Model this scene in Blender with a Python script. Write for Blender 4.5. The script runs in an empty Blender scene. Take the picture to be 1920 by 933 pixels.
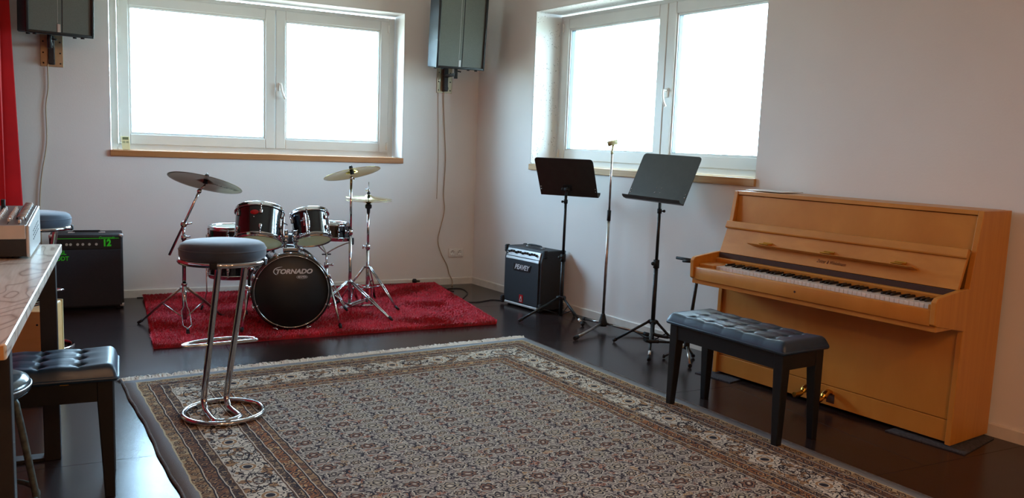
import bpy, bmesh, math, random
from mathutils import Vector, Matrix, Euler
random.seed(7)
S = bpy.context.scene
COL = S.collection
PI = math.pi
R = math.radians

# ------------------------------------------------------------------ camera
F_PX = 1546.0
cam_d = bpy.data.cameras.new('camera'); cam = bpy.data.objects.new('camera', cam_d); COL.objects.link(cam)
cam_d.sensor_width = 36; cam_d.lens = 36 * F_PX / 1920; cam_d.clip_start = .05
cr = (0.89703134, -0.44033789, 0.03791206); cu = (0.02051543, 0.12717318, 0.99166834); cb = (-0.44149054, -0.8887798, 0.12311205)
cam.matrix_world = Matrix(((cr[0], cu[0], cb[0], -3.10973), (cr[1], cu[1], cb[1], -7.0832), (cr[2], cu[2], cb[2], 1.3), (0, 0, 0, 1)))
S.camera = cam

# ------------------------------------------------------------------ world, exposure
W = bpy.data.worlds.new('daylight'); S.world = W; W.use_nodes = True
wn = W.node_tree.nodes; wl = W.node_tree.links
bg = wn['Background']; bg.inputs['Strength'].default_value = 31.0
tc = wn.new('ShaderNodeTexCoord'); sp = wn.new('ShaderNodeSeparateXYZ'); rp = wn.new('ShaderNodeValToRGB')
mr = wn.new('ShaderNodeMapRange'); mr.inputs[1].default_value = -1
wl.new(tc.outputs['Generated'], sp.inputs[0]); wl.new(sp.outputs[2], mr.inputs[0]); wl.new(mr.outputs[0], rp.inputs[0]); wl.new(rp.outputs[0], bg.inputs[0])
e = rp.color_ramp.elements
e[0].position = .0; e[0].color = (.30, .31, .30, 1)
e[1].position = 1; e[1].color = (.5, .80, 1.2, 1)
x = e.new(.47); x.color = (.28, .38, .38, 1)
x = e.new(.52); x.color = (.60, .88, 1.10, 1)
x = e.new(.70); x.color = (.55, .84, 1.15, 1)
S.view_settings.view_transform = 'Standard'; S.view_settings.look = 'None'
S.view_settings.exposure = 0.12; S.view_settings.gamma = 1; S.view_settings.use_curve_mapping = False

WALL_ANG = math.atan2(-.98827, .15271)          # direction of the right wall seen from the corner
MR = Matrix.Rotation(WALL_ANG, 4, 'Z')          # frame: x along right wall, y out of the room, z up

def portal(name, M, w, h):
    d = bpy.data.lights.new(name, 'AREA'); d.shape = 'RECTANGLE'; d.size = w; d.size_y = h; d.cycles.is_portal = True
    o = bpy.data.objects.new(name, d); COL.objects.link(o); o.matrix_world = M; return o
portal('window_light_portal', Matrix.Translation((-1.89, .33, 1.79)) @ Matrix.Rotation(-PI/2, 4, 'X'), 2.34, 1.26)
portal('window_light_portal', MR @ Matrix.Translation((2.033, .33, 1.79)) @ Matrix.Rotation(-PI/2, 4, 'X'), 2.34, 1.26)

# ------------------------------------------------------------------ node helpers
def s2l(c):
    return tuple((v/12.92 if v <= .04045 else ((v+.055)/1.055)**2.4) for v in c[:3]) + (1,)
def hx(h): return s2l([int(h[i:i+2], 16)/255 for i in (0, 2, 4)])
class X:
    def __init__(s, nt, sock): s.nt = nt; s.s = sock
    def op(s, o, b=None, c=None, rev=False):
        n = s.nt.nodes.new('ShaderNodeMath'); n.operation = o
        ins = [s, b, c]
        if rev: ins = [b, s, c]
        for i, v in enumerate(ins):
            if v is None: continue
            if isinstance(v, X): s.nt.links.new(v.s, n.inputs[i])
            else: n.inputs[i].default_value = v
        return X(s.nt, n.outputs[0])
    def __add__(s, b): return s.op('ADD', b)
    __radd__ = __add__
    def __sub__(s, b): return s.op('SUBTRACT', b)
    def __rsub__(s, b): return s.op('SUBTRACT', b, rev=True)
    def __mul__(s, b): return s.op('MULTIPLY', b)
    __rmul__ = __mul__
    def __truediv__(s, b): return s.op('DIVIDE', b)
    def abs(s): return s.op('ABSOLUTE')
    def lt(s, b): return s.op('LESS_THAN', b)
    def gt(s, b): return s.op('GREATER_THAN', b)
    def fr(s): return s.op('FRACT')
    def fl(s): return s.op('FLOOR')
    def sq(s): return s.op('SQRT')
    def cos(s): return s.op('COSINE')
    def mn(s, b): return s.op('MINIMUM', b)
    def mx(s, b): return s.op('MAXIMUM', b)
    def at(s, b): return s.op('ARCTAN2', b)
def new_mat(name):
    m = bpy.data.materials.new(name); m.use_nodes = True
    return m, m.node_tree, m.node_tree.nodes['Principled BSDF']
def texc(nt, kind='Object', scale=(1, 1, 1), rot=(0, 0, 0)):
    t = nt.nodes.new('ShaderNodeTexCoord'); mp = nt.nodes.new('ShaderNodeMapping')
    mp.inputs['Scale'].default_value = scale; mp.inputs['Rotation'].default_value = rot
    nt.links.new(t.outputs[kind], mp.inputs[0]); return mp.outputs[0]
def noise(nt, vec, sc, det=3, dist=0, ro=.5):
    n = nt.nodes.new('ShaderNodeTexNoise'); n.inputs['Scale'].default_value = sc; n.inputs['Detail'].default_value = det
    n.inputs['Distortion'].default_value = dist; n.inputs['Roughness'].default_value = ro
    nt.links.new(vec, n.inputs['Vector']); return n.outputs[0]
def mixc(nt, fac, a, b):
    n = nt.nodes.new('ShaderNodeMix'); n.data_type = 'RGBA'
    if isinstance(fac, (int, float)): n.inputs[0].default_value = fac
    else: nt.links.new(fac.s if isinstance(fac, X) else fac, n.inputs[0])
    for i, v in ((6, a), (7, b)):
        if isinstance(v, tuple): n.inputs[i].default_value = v
        else: nt.links.new(v, n.inputs[i])
    return n.outputs[2]
def bump(nt, b, h, st=.3, d=.01):
    n = nt.nodes.new('ShaderNodeBump'); n.inputs['Strength'].default_value = st; n.inputs['Distance'].default_value = d
    nt.links.new(h, n.inputs['Height']); nt.links.new(n.outputs[0], b.inputs['Normal'])
def simple(name, col, rough=.5, metal=0, col2=None, nsc=20, bst=0, bsc=60, coat=0, spec=None, scale=(1, 1, 1), sheen=0, bd=.002):
    m, nt, b = new_mat(name)
    c = hx(col); b.inputs['Base Color'].default_value = c
    b.inputs['Roughness'].default_value = rough; b.inputs['Metallic'].default_value = metal
    if coat: b.inputs['Coat Weight'].default_value = coat; b.inputs['Coat Roughness'].default_value = .08
    if spec is not None: b.inputs['Specular IOR Level'].default_value = spec
    if sheen: b.inputs['Sheen Weight'].default_value = sheen; b.inputs['Sheen Roughness'].default_value = .4
    v = texc(nt, 'Object', scale)
    nz = noise(nt, v, nsc, 4)
    mp = nt.nodes.new('ShaderNodeMapRange'); mp.inputs[1].default_value = .3; mp.inputs[2].default_value = .7
    nt.links.new(nz, mp.inputs[0])
    c2 = hx(col2) if col2 else tuple(x*.9 for x in c[:3]) + (1,)
    nt.links.new(mixc(nt, mp.outputs[0], c, c2), b.inputs['Base Color'])
    if bst: bump(nt, b, noise(nt, v, bsc, 3), bst, bd)
    return m

M = {}
M['wall'] = simple('wall_paint', 'e2e0dc', .75, col2='dcd9d5', nsc=1.5, bst=.25, bsc=90)
M['wall_far'] = simple('wall_warm_paint', 'd3b594', .8, col2='c9a883', nsc=2)
M['ceil'] = simple('ceiling_paint', 'e6e0d8', .85)
M['base'] = simple('baseboard_paint', 'dcd6cc', .45)
M['pvc'] = simple('window_plastic', 'd9dad6', .35, col2='d2d4d0', nsc=3)
M['gasket'] = simple('grey_gasket', '6d7880', .5)
M['chrome'] = simple('chrome', 'c9c9cc', .10, 1, col2='bcbcc0')
M['dchrome'] = simple('worn_chrome', 'b3a8a0', .34, 1, col2='8d8580', nsc=30)
M['black'] = simple('black_paint', '0e0f11', .42, col2='121316', spec=.4)
M['blackm'] = simple('matte_black_steel', '1e1e20', .5, col2='252526', bst=.1, bsc=200)
M['rubber'] = simple('black_rubber', '101011', .7)
M['desk'] = simple('music_desk_enamel', '2a2925', .38, col2='302f2a')
M['shell'] = simple('black_drum_lacquer', '0d0e12', .09, coat=.6)
M['head_black'] = simple('black_drumhead', '14181b', .38, col2='181c1f', bst=.1, bsc=300)
M['head_clear'] = simple('cream_drumhead', 'd9c9a8', .35, col2='cdbb97', nsc=8)
def head_mat():
    m = simple('cream_translucent_drumhead', 'e6d8b8', .35, col2='d9c9a5', nsc=8); nt = m.node_tree
    t = nt.nodes.new('ShaderNodeBsdfTranslucent'); t.inputs[0].default_value = hx('f0e2c0'); mx = nt.nodes.new('ShaderNodeMixShader'); mx.inputs[0].default_value = .5
    b = nt.nodes['Principled BSDF']; nt.links.new(b.outputs[0], mx.inputs[1]); nt.links.new(t.outputs[0], mx.inputs[2]); nt.links.new(mx.outputs[0], nt.nodes['Material Output'].inputs[0]); return m
M['head_clear'] = head_mat()
M['brass'] = simple('cymbal_bronze', 'd7c58a', .14, 1, col2='cbb675', nsc=6)
M['brass_dark'] = simple('dull_cymbal_bronze', 'a39880', .3, 1, col2='91876e', nsc=6)
M['gold'] = simple('polished_brass', 'd9a94a', .18, 1)
M['leather'] = simple('blue_black_leatherette', '15304a', .40, col2='1a3854', nsc=30, bst=.10, bsc=250, spec=.7)
M['velvet'] = simple('slate_velvet', '2b3542', .75, col2='384556', nsc=9, bst=.12, bsc=300, sheen=.5)
M['red_led'] = simple('red_badge', 'b5121c', .35)
M['redrug'] = simple('red_wool', 'b3122a', .85, col2='8f0b1f', nsc=7, sheen=.3)
M['redrug2'] = simple('red_wool_pile', 'd21c38', .8, col2='b01530', nsc=14, sheen=.4)
M['curtain'] = simple('red_curtain_cloth', 'c4101c', .8, col2='b00c18', nsc=5, bst=.2, bsc=400, sheen=.3)
M['tolex'] = simple('black_tolex', '1a1b1d', .6, col2='212225', nsc=60, bst=.5, bsc=350)
M['grille_blk'] = simple('black_grille_cloth', '1b1f25', .75, col2='22262d', nsc=200, bst=.4, bsc=500)
M['spk_side'] = simple('speaker_cabinet_vinyl', '16232e', .5, col2='1b2a36', nsc=60, bst=.3, bsc=350)
M['spk_cloth'] = simple('speaker_grey_cloth', '5f615a', .8, col2='585a53', nsc=150, bst=.3, bsc=500)
M['steel'] = simple('galvanised_plate', 'a59880', .4, .6, col2='8f846f', nsc=12)
M['silver'] = simple('brushed_silver', 'c2c4c6', .3, .8, scale=(1, 20, 20))
M['silverp'] = simple('silver_paint', 'c8c6c2', .45, .3)
M['mixgrey'] = simple('mixer_panel_grey', '7e7a76', .4, .2)
M['white'] = simple('white_plastic', 'e6e4de', .4)
M['cream'] = simple('cream_plastic', 'e1dcb0', .45)
M['lcd'] = simple('lcd_green_grey', '6b7556', .3)
M['green'] = simple('green_print', '2fd81c', .5)
M['white_print'] = simple('silver_print', 'cfd2d4', .4)
M['ivory'] = simple('white_key_plastic', 'e4dfdb', .22, col2='dcd6d2')
M['ebony'] = simple('black_key_plastic', '101317', .28)
M['felt'] = simple('brown_felt', '46302a', .95)
M['mat_grey'] = simple('grey_felt_mat', '4a4a4f', .95, col2='2f2f34', nsc=90, bst=.6, bsc=150)
M['greensteel'] = simple('chipped_grey_green_steel', '5b6763', .45, .4, col2='3e4643', nsc=60)
M['vinyl'] = simple('dark_vinyl_seat', '27323b', .2, col2='2d3944', nsc=5, spec=.8)
M['cable_b'] = simple('beige_cable', 'b39c82', .5)
M['cable_k'] = simple('black_cable', '141415', .5)
M['tan'] = simple('tan_clip_plastic', 'b3a476', .5)
M['birch'] = simple('birch_ply', 'd9ae73', .5, col2='cfa266', nsc=3, scale=(1, 1, 6))
M['fringe'] = simple('cream_fringe_cotton', 'e9e3d8', .9, col2='d6cfc2', nsc=90)
M['binding'] = simple('dark_rug_edge', '4f4541', .98, col2='6a6461', nsc=60, bst=.5, bsc=300)

def wood(name, c1, c2, scale, sc=3.0, rough=.35, dist=.6, bst=.05, coat=0):
    m, nt, b = new_mat(name)
    v = texc(nt, 'Object', scale)
    n1 = noise(nt, v, sc, 6, dist, .6); n2 = noise(nt, texc(nt, 'Object', (1.2, 1.2, 1.2)), 1.7, 2)
    mp = nt.nodes.new('ShaderNodeMapRange'); mp.inputs[1].default_value = .35; mp.inputs[2].default_value = .65
    nt.links.new(n1, mp.inputs[0])
    c = mixc(nt, mp.outputs[0], hx(c1), hx(c2))
    mm = nt.nodes.new('ShaderNodeMapRange'); mm.inputs[1].default_value = .35; mm.inputs[2].default_value = .65; mm.inputs[3].default_value = 0; mm.inputs[4].default_value = .35
    nt.links.new(n2, mm.inputs[0])
    c = mixc(nt, mm.outputs[0], c, hx(c2))
    nt.links.new(c, b.inputs['Base Color']); b.inputs['Roughness'].default_value = rough
    if coat: b.inputs['Coat Weight'].default_value = coat; b.inputs['Coat Roughness'].default_value = .15
    bump(nt, b, n1, bst, .002)
    return m
M['piano'] = wood('honey_beech_veneer', 'cb8b3a', 'bc7a2c', (1, 8, .35), 4, .38, .3, .02, .08)
M['sill'] = wood('beech_board', 'b98250', 'a06a3c', (.7, 12, 12), 4, .45)
M['sill_b'] = wood('oak_board', 'c6a06c', 'ad8654', (.7, 12, 12), 4, .45)

def table_wood():
    m, nt, b = new_mat('whitewashed_pine')
    v = texc(nt, 'Object', (2.2, .75, 2))
    n1 = X(nt, noise(nt, v, 2.2, 2, .8, .45))
    ring = (n1 * 11.0).fr()
    ln = (ring - .5).abs().op('MULTIPLY', 2.0)
    g = ln.op('POWER', 5.0)
    n2 = noise(nt, texc(nt, 'Object', (30, 2, 2)), 3, 5)
    c = mixc(nt, g, hx('efe8dc'), hx('978372'))
    mp = nt.nodes.new('ShaderNodeMapRange'); mp.inputs[1].default_value = .35; mp.inputs[2].default_value = .75; mp.inputs[4].default_value = .5
    nt.links.new(n2, mp.inputs[0])
    c = mixc(nt, mp.outputs[0], c, hx('c2b09c'))
    nt.links.new(c, b.inputs['Base Color']); b.inputs['Roughness'].default_value = .28
    bump(nt, b, g.s, .1, .002); return m
M['table'] = table_wood()
M['table_edge'] = wood('pine_edge', 'c79a66', 'b08450', (3, 3, 3), 4, .5)

def floor_mat():
    m, nt, b = new_mat('dark_brown_laminate')
    v = texc(nt, 'Object', (1, 1, 1))
    n1 = noise(nt, v, 2.2, 3); n2 = noise(nt, texc(nt, 'Object', (6, 1, 1)), 8, 4)
    c = mixc(nt, X(nt, n1) * .6 + X(nt, n2) * .4, hx('261c1b'), hx('302422'))
    nt.links.new(c, b.inputs['Base Color'])
    mp = nt.nodes.new('ShaderNodeMapRange'); mp.inputs[3].default_value = .19; mp.inputs[4].default_value = .25; b.inputs['Specular IOR Level'].default_value = .30
    nt.links.new(n1, mp.inputs[0]); nt.links.new(mp.outputs[0], b.inputs['Roughness'])
    return m
M['floor'] = floor_mat()

def reveal_mat():
    m, nt, b = new_mat('reveal_plaster_with_specks')
    v = texc(nt, 'Object')
    n1 = X(nt, noise(nt, v, 95, 2)); n2 = X(nt, noise(nt, v, 7, 2))
    f = n1.gt(.665) * n2.gt(.47)
    nt.links.new(mixc(nt, f, hx('e6e6e3'), hx('5f5a56')), b.inputs['Base Color']); b.inputs['Roughness'].default_value = .8
    return m
M['reveal'] = reveal_mat()

def glass_mat():
    m, nt, b = new_mat('clear_window_glass')
    out = nt.nodes['Material Output']; nt.nodes.remove(b)
    t = nt.nodes.new('ShaderNodeBsdfTransparent'); g = nt.nodes.new('ShaderNodeBsdfGlossy'); g.inputs['Roughness'].default_value = .02
    t.inputs[0].default_value = (.97, .985, .98, 1)
    fn = nt.nodes.new('ShaderNodeFresnel'); ge = nt.nodes.new('ShaderNodeNewGeometry'); nt.links.new((1.45 - X(nt, ge.outputs['Backfacing']) * (1.45 - 1/1.45)).s, fn.inputs[0])
    mx = nt.nodes.new('ShaderNodeMixShader')
    nt.links.new(fn.outputs[0], mx.inputs[0]); nt.links.new(t.outputs[0], mx.inputs[1]); nt.links.new(g.outputs[0], mx.inputs[2]); nt.links.new(mx.outputs[0], out.inputs[0])
    return m
M['glass'] = glass_mat()

RW, RL = 2.50, 3.75      # persian rug width, length
def persian():
    m, nt, b = new_mat('persian_wool')
    t = nt.nodes.new('ShaderNodeTexCoord'); sx = nt.nodes.new('ShaderNodeSeparateXYZ'); nt.links.new(t.outputs['Object'], sx.inputs[0])
    wob = X(nt, noise(nt, t.outputs['Object'], 9, 2)); wob2 = X(nt, noise(nt, t.outputs['Object'], 11, 3))
    U0 = X(nt, sx.outputs[0]); V0 = X(nt, sx.outputs[1])
    uf = U0 + (wob - .5) * .050; vf = V0 + (wob2 - .5) * .050
    u = U0 + (wob - .5) * .020; v = V0 + (wob2 - .5) * .020
    du = RW/2 - u.abs(); dv = RL/2 - v.abs(); d = du.mn(dv)
    horiz = dv.lt(du)                       # 1 on the short (far/near) borders
    along = u * horiz + v * (1.0 - horiz)
    def rosette(pu, pv, r0, k):             # returns r, petal-ring coordinate
        r = (pu*pu + pv*pv).sq(); th = pv.at(pu)
        return r, r - (1.0 + .16 * (th * k).cos()) * r0
    def band(val, a, b_): return val.gt(a) * val.lt(b_)
    # field: two interleaved lattices of rosettes, leaves and thin vines
    def lattice(cu, cv, ou, ov):
        a = (uf / cu + ou).fr() - .5; bb = (vf / cv + ov).fr() - .5
        return a * cu, bb * cv
    fine = t.outputs['Object']
    nv = X(nt, noise(nt, fine, 26, 2.0, 1.5, .5)); nv2 = X(nt, noise(nt, fine, 34, 1.0, 2.0, .5)); nv3 = X(nt, noise(nt, fine, 47, 1.0, 1.0, .5))
    nb = X(nt, noise(nt, fine, 19, 1)); nb2 = X(nt, noise(nt, fine, 6, 2)); nb3 = X(nt, noise(nt, fine, 12, 1))
    NAVY = hx('23212b'); CREAM = hx('d6cbb9'); RUST = hx('a4684e'); TAN = hx('a88660'); ORNG = hx('a36a40'); BRN = hx('5f4535'); ROSE = hx('a0645a')
    field = mixc(nt, nb2, hx('a4978d'), hx('8a8282'))
    field = mixc(nt, nb.gt(.57), field, RUST)
    field = mixc(nt, nb3.lt(.40), field, hx('b08b62'))
    field = mixc(nt, nv3.gt(.655), field, CREAM)
    field = mixc(nt, (nv - .5).abs().lt(.031), field, hx('34303a'))
    field = mixc(nt, (nv2 - .48).abs().lt(.030), field, CREAM)
    field = mixc(nt, nv3.lt(.345), field, hx('453b40'))
    CU, CV = .235, .150
    for (ou, ov, r0, k, inner) in ((0, 0, .031, 8, hx('b5a791')), (.5, .5, .030, 8, hx('8f6a55')), (.5, 0, .022, 5, hx('9d8f80')), (0, .5, .020, 8, hx('b09a80'))):
        pu, pv = lattice(CU, CV, ou, ov)
        r, q = rosette(pu * .82, pv * 1.1, r0, k)
        field = mixc(nt, r.lt(r0*1.5), field, hx('9a9187'))
        pr = ((pu.abs() - r0*1.7)*(pu.abs() - r0*1.7)*2.2 + pv*pv).sq()
        field = mixc(nt, band(pr, r0*.55, r0*.85) * pu.abs().gt(r0*1.5), field, NAVY)
        field = mixc(nt, band(q, .003, .0075), field, CREAM)
        field = mixc(nt, band(q, -.0045, .002), field, NAVY)
        field = mixc(nt, q.lt(-.0045), field, inner)
        field = mixc(nt, band(r, r0*.36, r0*.56), field, NAVY)
        field = mixc(nt, r.lt(r0*.22), field, CREAM)
    # border ornament
    def strip(center, width, period, base, m1, m2, k=6, r0=.02):
        a = ((along / period).fr() - .5) * period; bb = d - center
        r, q = rosette(a, bb, r0, k)
        c = mixc(nt, nb.gt(.56), base, m1)
        c = mixc(nt, (nv - .5).abs().lt(.045), c, m2)
        c = mixc(nt, r.lt(r0*1.3), c, base)
        c = mixc(nt, band(q, -.003, .0025), c, NAVY)
        c = mixc(nt, band(r, r0*.5, r0*.72), c, m1)
        c = mixc(nt, r.lt(r0*.4), c, NAVY)
        return c
    out_g = strip(.078, .05, .062, TAN, hx('bfa984'), BRN, 4, .011)
    brown = strip(.130, .05, .085, hx('80593f'), hx('ad845c'), NAVY, 4, .017)
    narrow = strip(.172, .03, .055, hx('a98c6c'), BRN, NAVY, 4, .009)
    main = strip(.275, .16, .30, hx('dcd3c2'), hx('a9825c'), NAVY, 8, .046)
    a2 = ((along / .30 + .5).fr() - .5) * .30; b2 = d - .275
    rr = ((a2*a2)*.35 + b2*b2).sq()
    main = mixc(nt, band(rr, .040, .045), main, NAVY); main = mixc(nt, band(rr, .018, .023), main, BRN)
    inn1 = strip(.372, .03, .055, hx('a98c6c'), BRN, NAVY, 4, .009)
    inn2 = strip(.418, .05, .085, ORNG, hx('c6a274'), NAVY, 4, .017)
    inn3 = strip(.462, .03, .06, TAN, hx('8a5f45'), BRN, 4, .009)
    c = field
    for lim, cc in ((.482, inn3), (.445, inn2), (.390, inn1), (.355, main), (.192, narrow), (.155, brown), (.103, out_g)):
        c = mixc(nt, d.lt(lim), c, cc)
    for pos in (.103, .155, .192, .355, .390, .445, .482):
        c = mixc(nt, (d - pos).abs().lt(.0028), c, NAVY if pos not in (.192, .355) else BRN)
        c = mixc(nt, (d - pos - .005).abs().lt(.002), c, CREAM)
    c = mixc(nt, d.lt(.052), c, hx('8d9095'))
    c = mixc(nt, (d - .054).abs().lt(.003), c, hx('cdbf9c'))
    nw = noise(nt, texc(nt, 'Object'), 400, 2)
    mpn = nt.nodes.new('ShaderNodeMapRange'); mpn.inputs[1].default_value = .3; mpn.inputs[2].default_value = .7; mpn.inputs[4].default_value = .35
    nt.links.new(nw, mpn.inputs[0])
    c = mixc(nt, mpn.outputs[0], c, hx('5a5150'))
    nt.links.new(c, b.inputs['Base Color']); b.inputs['Roughness'].default_value = .95; b.inputs['Specular IOR Level'].default_value = .15
    bump(nt, b, nw, .5, .004)
    return m
M['persian'] = persian()

# ------------------------------------------------------------------ mesh helpers
def T(x, y, z): return Matrix.Translation((x, y, z))
class MB:
    def __init__(s): s.bm = bmesh.new()
    def box(s, x0, x1, y0, y1, z0, z1, bev=0, seg=1, mat=None):
        b = bmesh.new(); bmesh.ops.create_cube(b, size=1)
        for v in b.verts: v.co = Vector(((x0+x1)/2 + v.co.x*(x1-x0), (y0+y1)/2 + v.co.y*(y1-y0), (z0+z1)/2 + v.co.z*(z1-z0)))
        if bev: bmesh.ops.bevel(b, geom=b.edges[:], offset=bev, segments=seg, affect='EDGES', profile=.5)
        return s.add(b, mat, smooth=seg > 1)
    def add(s, b, mat=None, smooth=False):
        if mat: bmesh.ops.transform(b, matrix=mat, verts=b.verts)
        if smooth:
            for f in b.faces: f.smooth = True
        me = bpy.data.meshes.new('tmp'); b.to_mesh(me); b.free(); s.bm.from_mesh(me); bpy.data.meshes.remove(me); return s
    def tube(s, pts, r, seg=10, closed=False, mat=None, r2=None, smooth=True):
        P = [Vector(p) for p in pts]; n = len(P); b = bmesh.new(); rings = []
        tan = []
        for i in range(n):
            if closed: t = P[(i+1) % n] - P[i-1]
            else: t = P[min(i+1, n-1)] - P[max(i-1, 0)]
            tan.append(t.normalized())
        up = Vector((0, 0, 1)) if abs(tan[0].z) < .9 else Vector((1, 0, 0))
        nrm = (up - tan[0]*up.dot(tan[0])).normalized()
        for i in range(n):
            nrm = (nrm - tan[i]*nrm.dot(tan[i])).normalized(); bi = tan[i].cross(nrm)
            rr = r if r2 is None else r + (r2-r)*i/(n-1)
            if isinstance(r, (list, tuple)): rr = r[i]
            rings.append([b.verts.new(P[i] + (nrm*math.cos(2*PI*k/seg) + bi*math.sin(2*PI*k/seg))*rr) for k in range(seg)])
        for i in range(n if closed else n-1):
            A, B = rings[i], rings[(i+1) % n]
            for k in range(seg):
                f = b.faces.new((A[k], A[(k+1) % seg], B[(k+1) % seg], B[k])); f.smooth = smooth
        if not closed: b.faces.new(rings[0][::-1]); b.faces.new(rings[-1])
        bmesh.ops.recalc_face_normals(b, faces=b.faces)
        return s.add(b, mat)
    def cyl(s, a, c, r, seg=16, r2=None): return s.tube([a, c], r, seg, r2=r2)
    def lathe(s, prof, seg=32, mat=None, cap=False):
        b = bmesh.new(); rings = []
        for (r, z) in prof:
            if r < 1e-6: rings.append([b.verts.new((0, 0, z))])
            else: rings.append([b.verts.new((r*math.cos(2*PI*k/seg), r*math.sin(2*PI*k/seg), z)) for k in range(seg)])
        for A, B in zip(rings, rings[1:]):
            for k in range(seg):
                k2 = (k+1) % seg
                vs = [A[k % len(A)], A[k2 % len(A)], B[k2 % len(B)], B[k % len(B)]]
                u = []
                for q in vs:
                    if q not in u: u.append(q)
                if len(u) > 2: f = b.faces.new(u); f.smooth = True
        bmesh.ops.recalc_face_normals(b, faces=b.faces)
        return s.add(b, mat)
    def prism(s, poly, h0, h1, axis='x', mat=None, bev=0):
        # poly in the two other axes: x-> (y,z), y-> (x,z), z-> (x,y)
        b = bmesh.new()
        def mk(p, h): return {'x': (h, p[0], p[1]), 'y': (p[0], h, p[1]), 'z': (p[0], p[1], h)}[axis]
        A = [b.verts.new(mk(p, h0)) for p in poly]; B = [b.verts.new(mk(p, h1)) for p in poly]
        b.faces.new(A); b.faces.new(B[::-1]); n = len(poly)
        for i in range(n): b.faces.new((A[i], B[i], B[(i+1) % n], A[(i+1) % n]))
        bmesh.ops.recalc_face_normals(b, faces=b.faces)
        if bev: bmesh.ops.bevel(b, geom=b.edges[:], offset=bev, segments=1, affect='EDGES')
        return s.add(b, mat)
    def sphere(s, c, r, seg=12, scale=(1, 1, 1)):
        b = bmesh.new(); bmesh.ops.create_uvsphere(b, u_segments=seg, v_segments=max(6, seg//2+2), radius=r)
        return s.add(b, T(*c) @ Matrix.Diagonal((*scale, 1)), True)
    def build(s, name, mat, parent=None, label=None, kind=None, smooth_ang=None):
        me = bpy.data.meshes.new(name); s.bm.to_mesh(me); s.bm.free()
        me.materials.append(M[mat] if isinstance(mat, str) else mat)
        o = bpy.data.objects.new(name, me); COL.objects.link(o)
        if parent: o.parent = parent
        if label: o['label'] = label
        if kind: o['kind'] = kind
        return o
def thing(name, label, cat, loc=(0, 0, 0), rz=0, group=None, mat=None):
    o = bpy.data.objects.new(name, None); COL.objects.link(o); o.empty_display_size = .1
    if mat is not None: o.matrix_world = mat
    else: o.location = loc; o.rotation_euler = (0, 0, rz)
    o['label'] = label; o['category'] = cat
    if group: o['group'] = group
    return o
def tag(o, label, cat, group=None):
    o['label'] = label; o['category'] = cat
    if group: o['group'] = group
    return o
def dup(root, mat, label, group=None):
    def cp(o, par):
        c = o.copy(); COL.objects.link(c); c.parent = par
        for ch in o.children: cp(ch, c)
        return c
    r = cp(root, None); r.matrix_world = mat; r['label'] = label
    if group: r['group'] = group
    return r
def smooth(pts, n=6, closed=False):
    P = [Vector(p) for p in pts]; out = []; L = len(P)
    rng = range(L) if closed else range(L-1)
    for i in rng:
        if closed: p0, p1, p2, p3 = P[i-1], P[i], P[(i+1) % L], P[(i+2) % L]
        else: p0, p1, p2, p3 = P[max(i-1, 0)], P[i], P[i+1], P[min(i+2, L-1)]
        for k in range(n):
            t = k/n
            out.append(.5*((2*p1) + (p2-p0)*t + (2*p0-5*p1+4*p2-p3)*t*t + (3*p1-p0-3*p2+p3)*t**3))
    if not closed: out.append(P[-1])
    return out
def circ(r, z=0, n=40, cx=0, cy=0): return [(cx + r*math.cos(2*PI*k/n), cy + r*math.sin(2*PI*k/n), z) for k in range(n)]
def text(name, body, size, mat, parent, M4, ext=.0006, shear=0, bold=0, sx=1):
    cu = bpy.data.curves.new(name, 'FONT'); cu.body = body; cu.size = size; cu.extrude = ext; cu.align_x = 'CENTER'; cu.align_y = 'CENTER'
    cu.shear = shear; cu.offset = bold
    tmp = bpy.data.objects.new('tmp_text', cu); COL.objects.link(tmp)
    me = bpy.data.meshes.new_from_object(tmp); bpy.data.objects.remove(tmp); bpy.data.curves.remove(cu)
    me.name = name; me.materials.clear(); me.materials.append(M[mat]); me.transform(Matrix.Diagonal((sx, 1, 1, 1)))
    o = bpy.data.objects.new(name, me); COL.objects.link(o); o.parent = parent; o.matrix_local = M4
    return o
FRONT = Matrix.Rotation(PI/2, 4, 'X')          # lettering lying in XZ, read from -Y

# ------------------------------------------------------------------ the room
CH = 2.85
def struct(mb, name, mat, parent=None, kind=True):
    o = mb.build(name, mat, parent)
    if not parent: o['kind'] = 'structure'
    return o
TH = .36
def wall_with_hole(name, x0, x1, h0, h1, M4):
    m = MB()
    z0, z1 = 1.118, 2.42
    m.box(x0, h0, 0, TH, 0, CH); m.box(h1, x1, 0, TH, 0, CH); m.box(h0, h1, 0, TH, 0, z0); m.box(h0, h1, 0, TH, z1, CH)
    o = struct(m, name, 'wall'); o.matrix_world = M4; return o
BWM = Matrix.Identity(4)
wall_with_hole('wall_back', -4.95, .5, -3.063, -.72, BWM)
wall_with_hole('wall_right', 0, 10.2, .857, 3.209, MR)
m = MB(); m.box(-4.95, -4.75, -9.7, 0, 0, CH); struct(m, 'wall_left', 'wall')
m = MB(); m.box(-4.95, 1.9, -9.9, -9.7, 0, CH); struct(m, 'wall_front', 'wall_far')
m = MB(); m.box(-5.1, 2.2, -10, .4, CH, CH+.15); struct(m, 'ceiling', 'ceil')
fl = MB(); fl.box(-5.0, 2.2, -9.9, .3, -.12, -.012); fl = struct(fl, 'floor', 'rubber')
pm = None
y = -9.82
ys = [0.0 + .18 - 1.25*k for k in range(9)]; ys = [.18, -1.07, -2.32, -3.57, -4.82, -6.07, -7.32, -8.57, -9.82]
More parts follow.
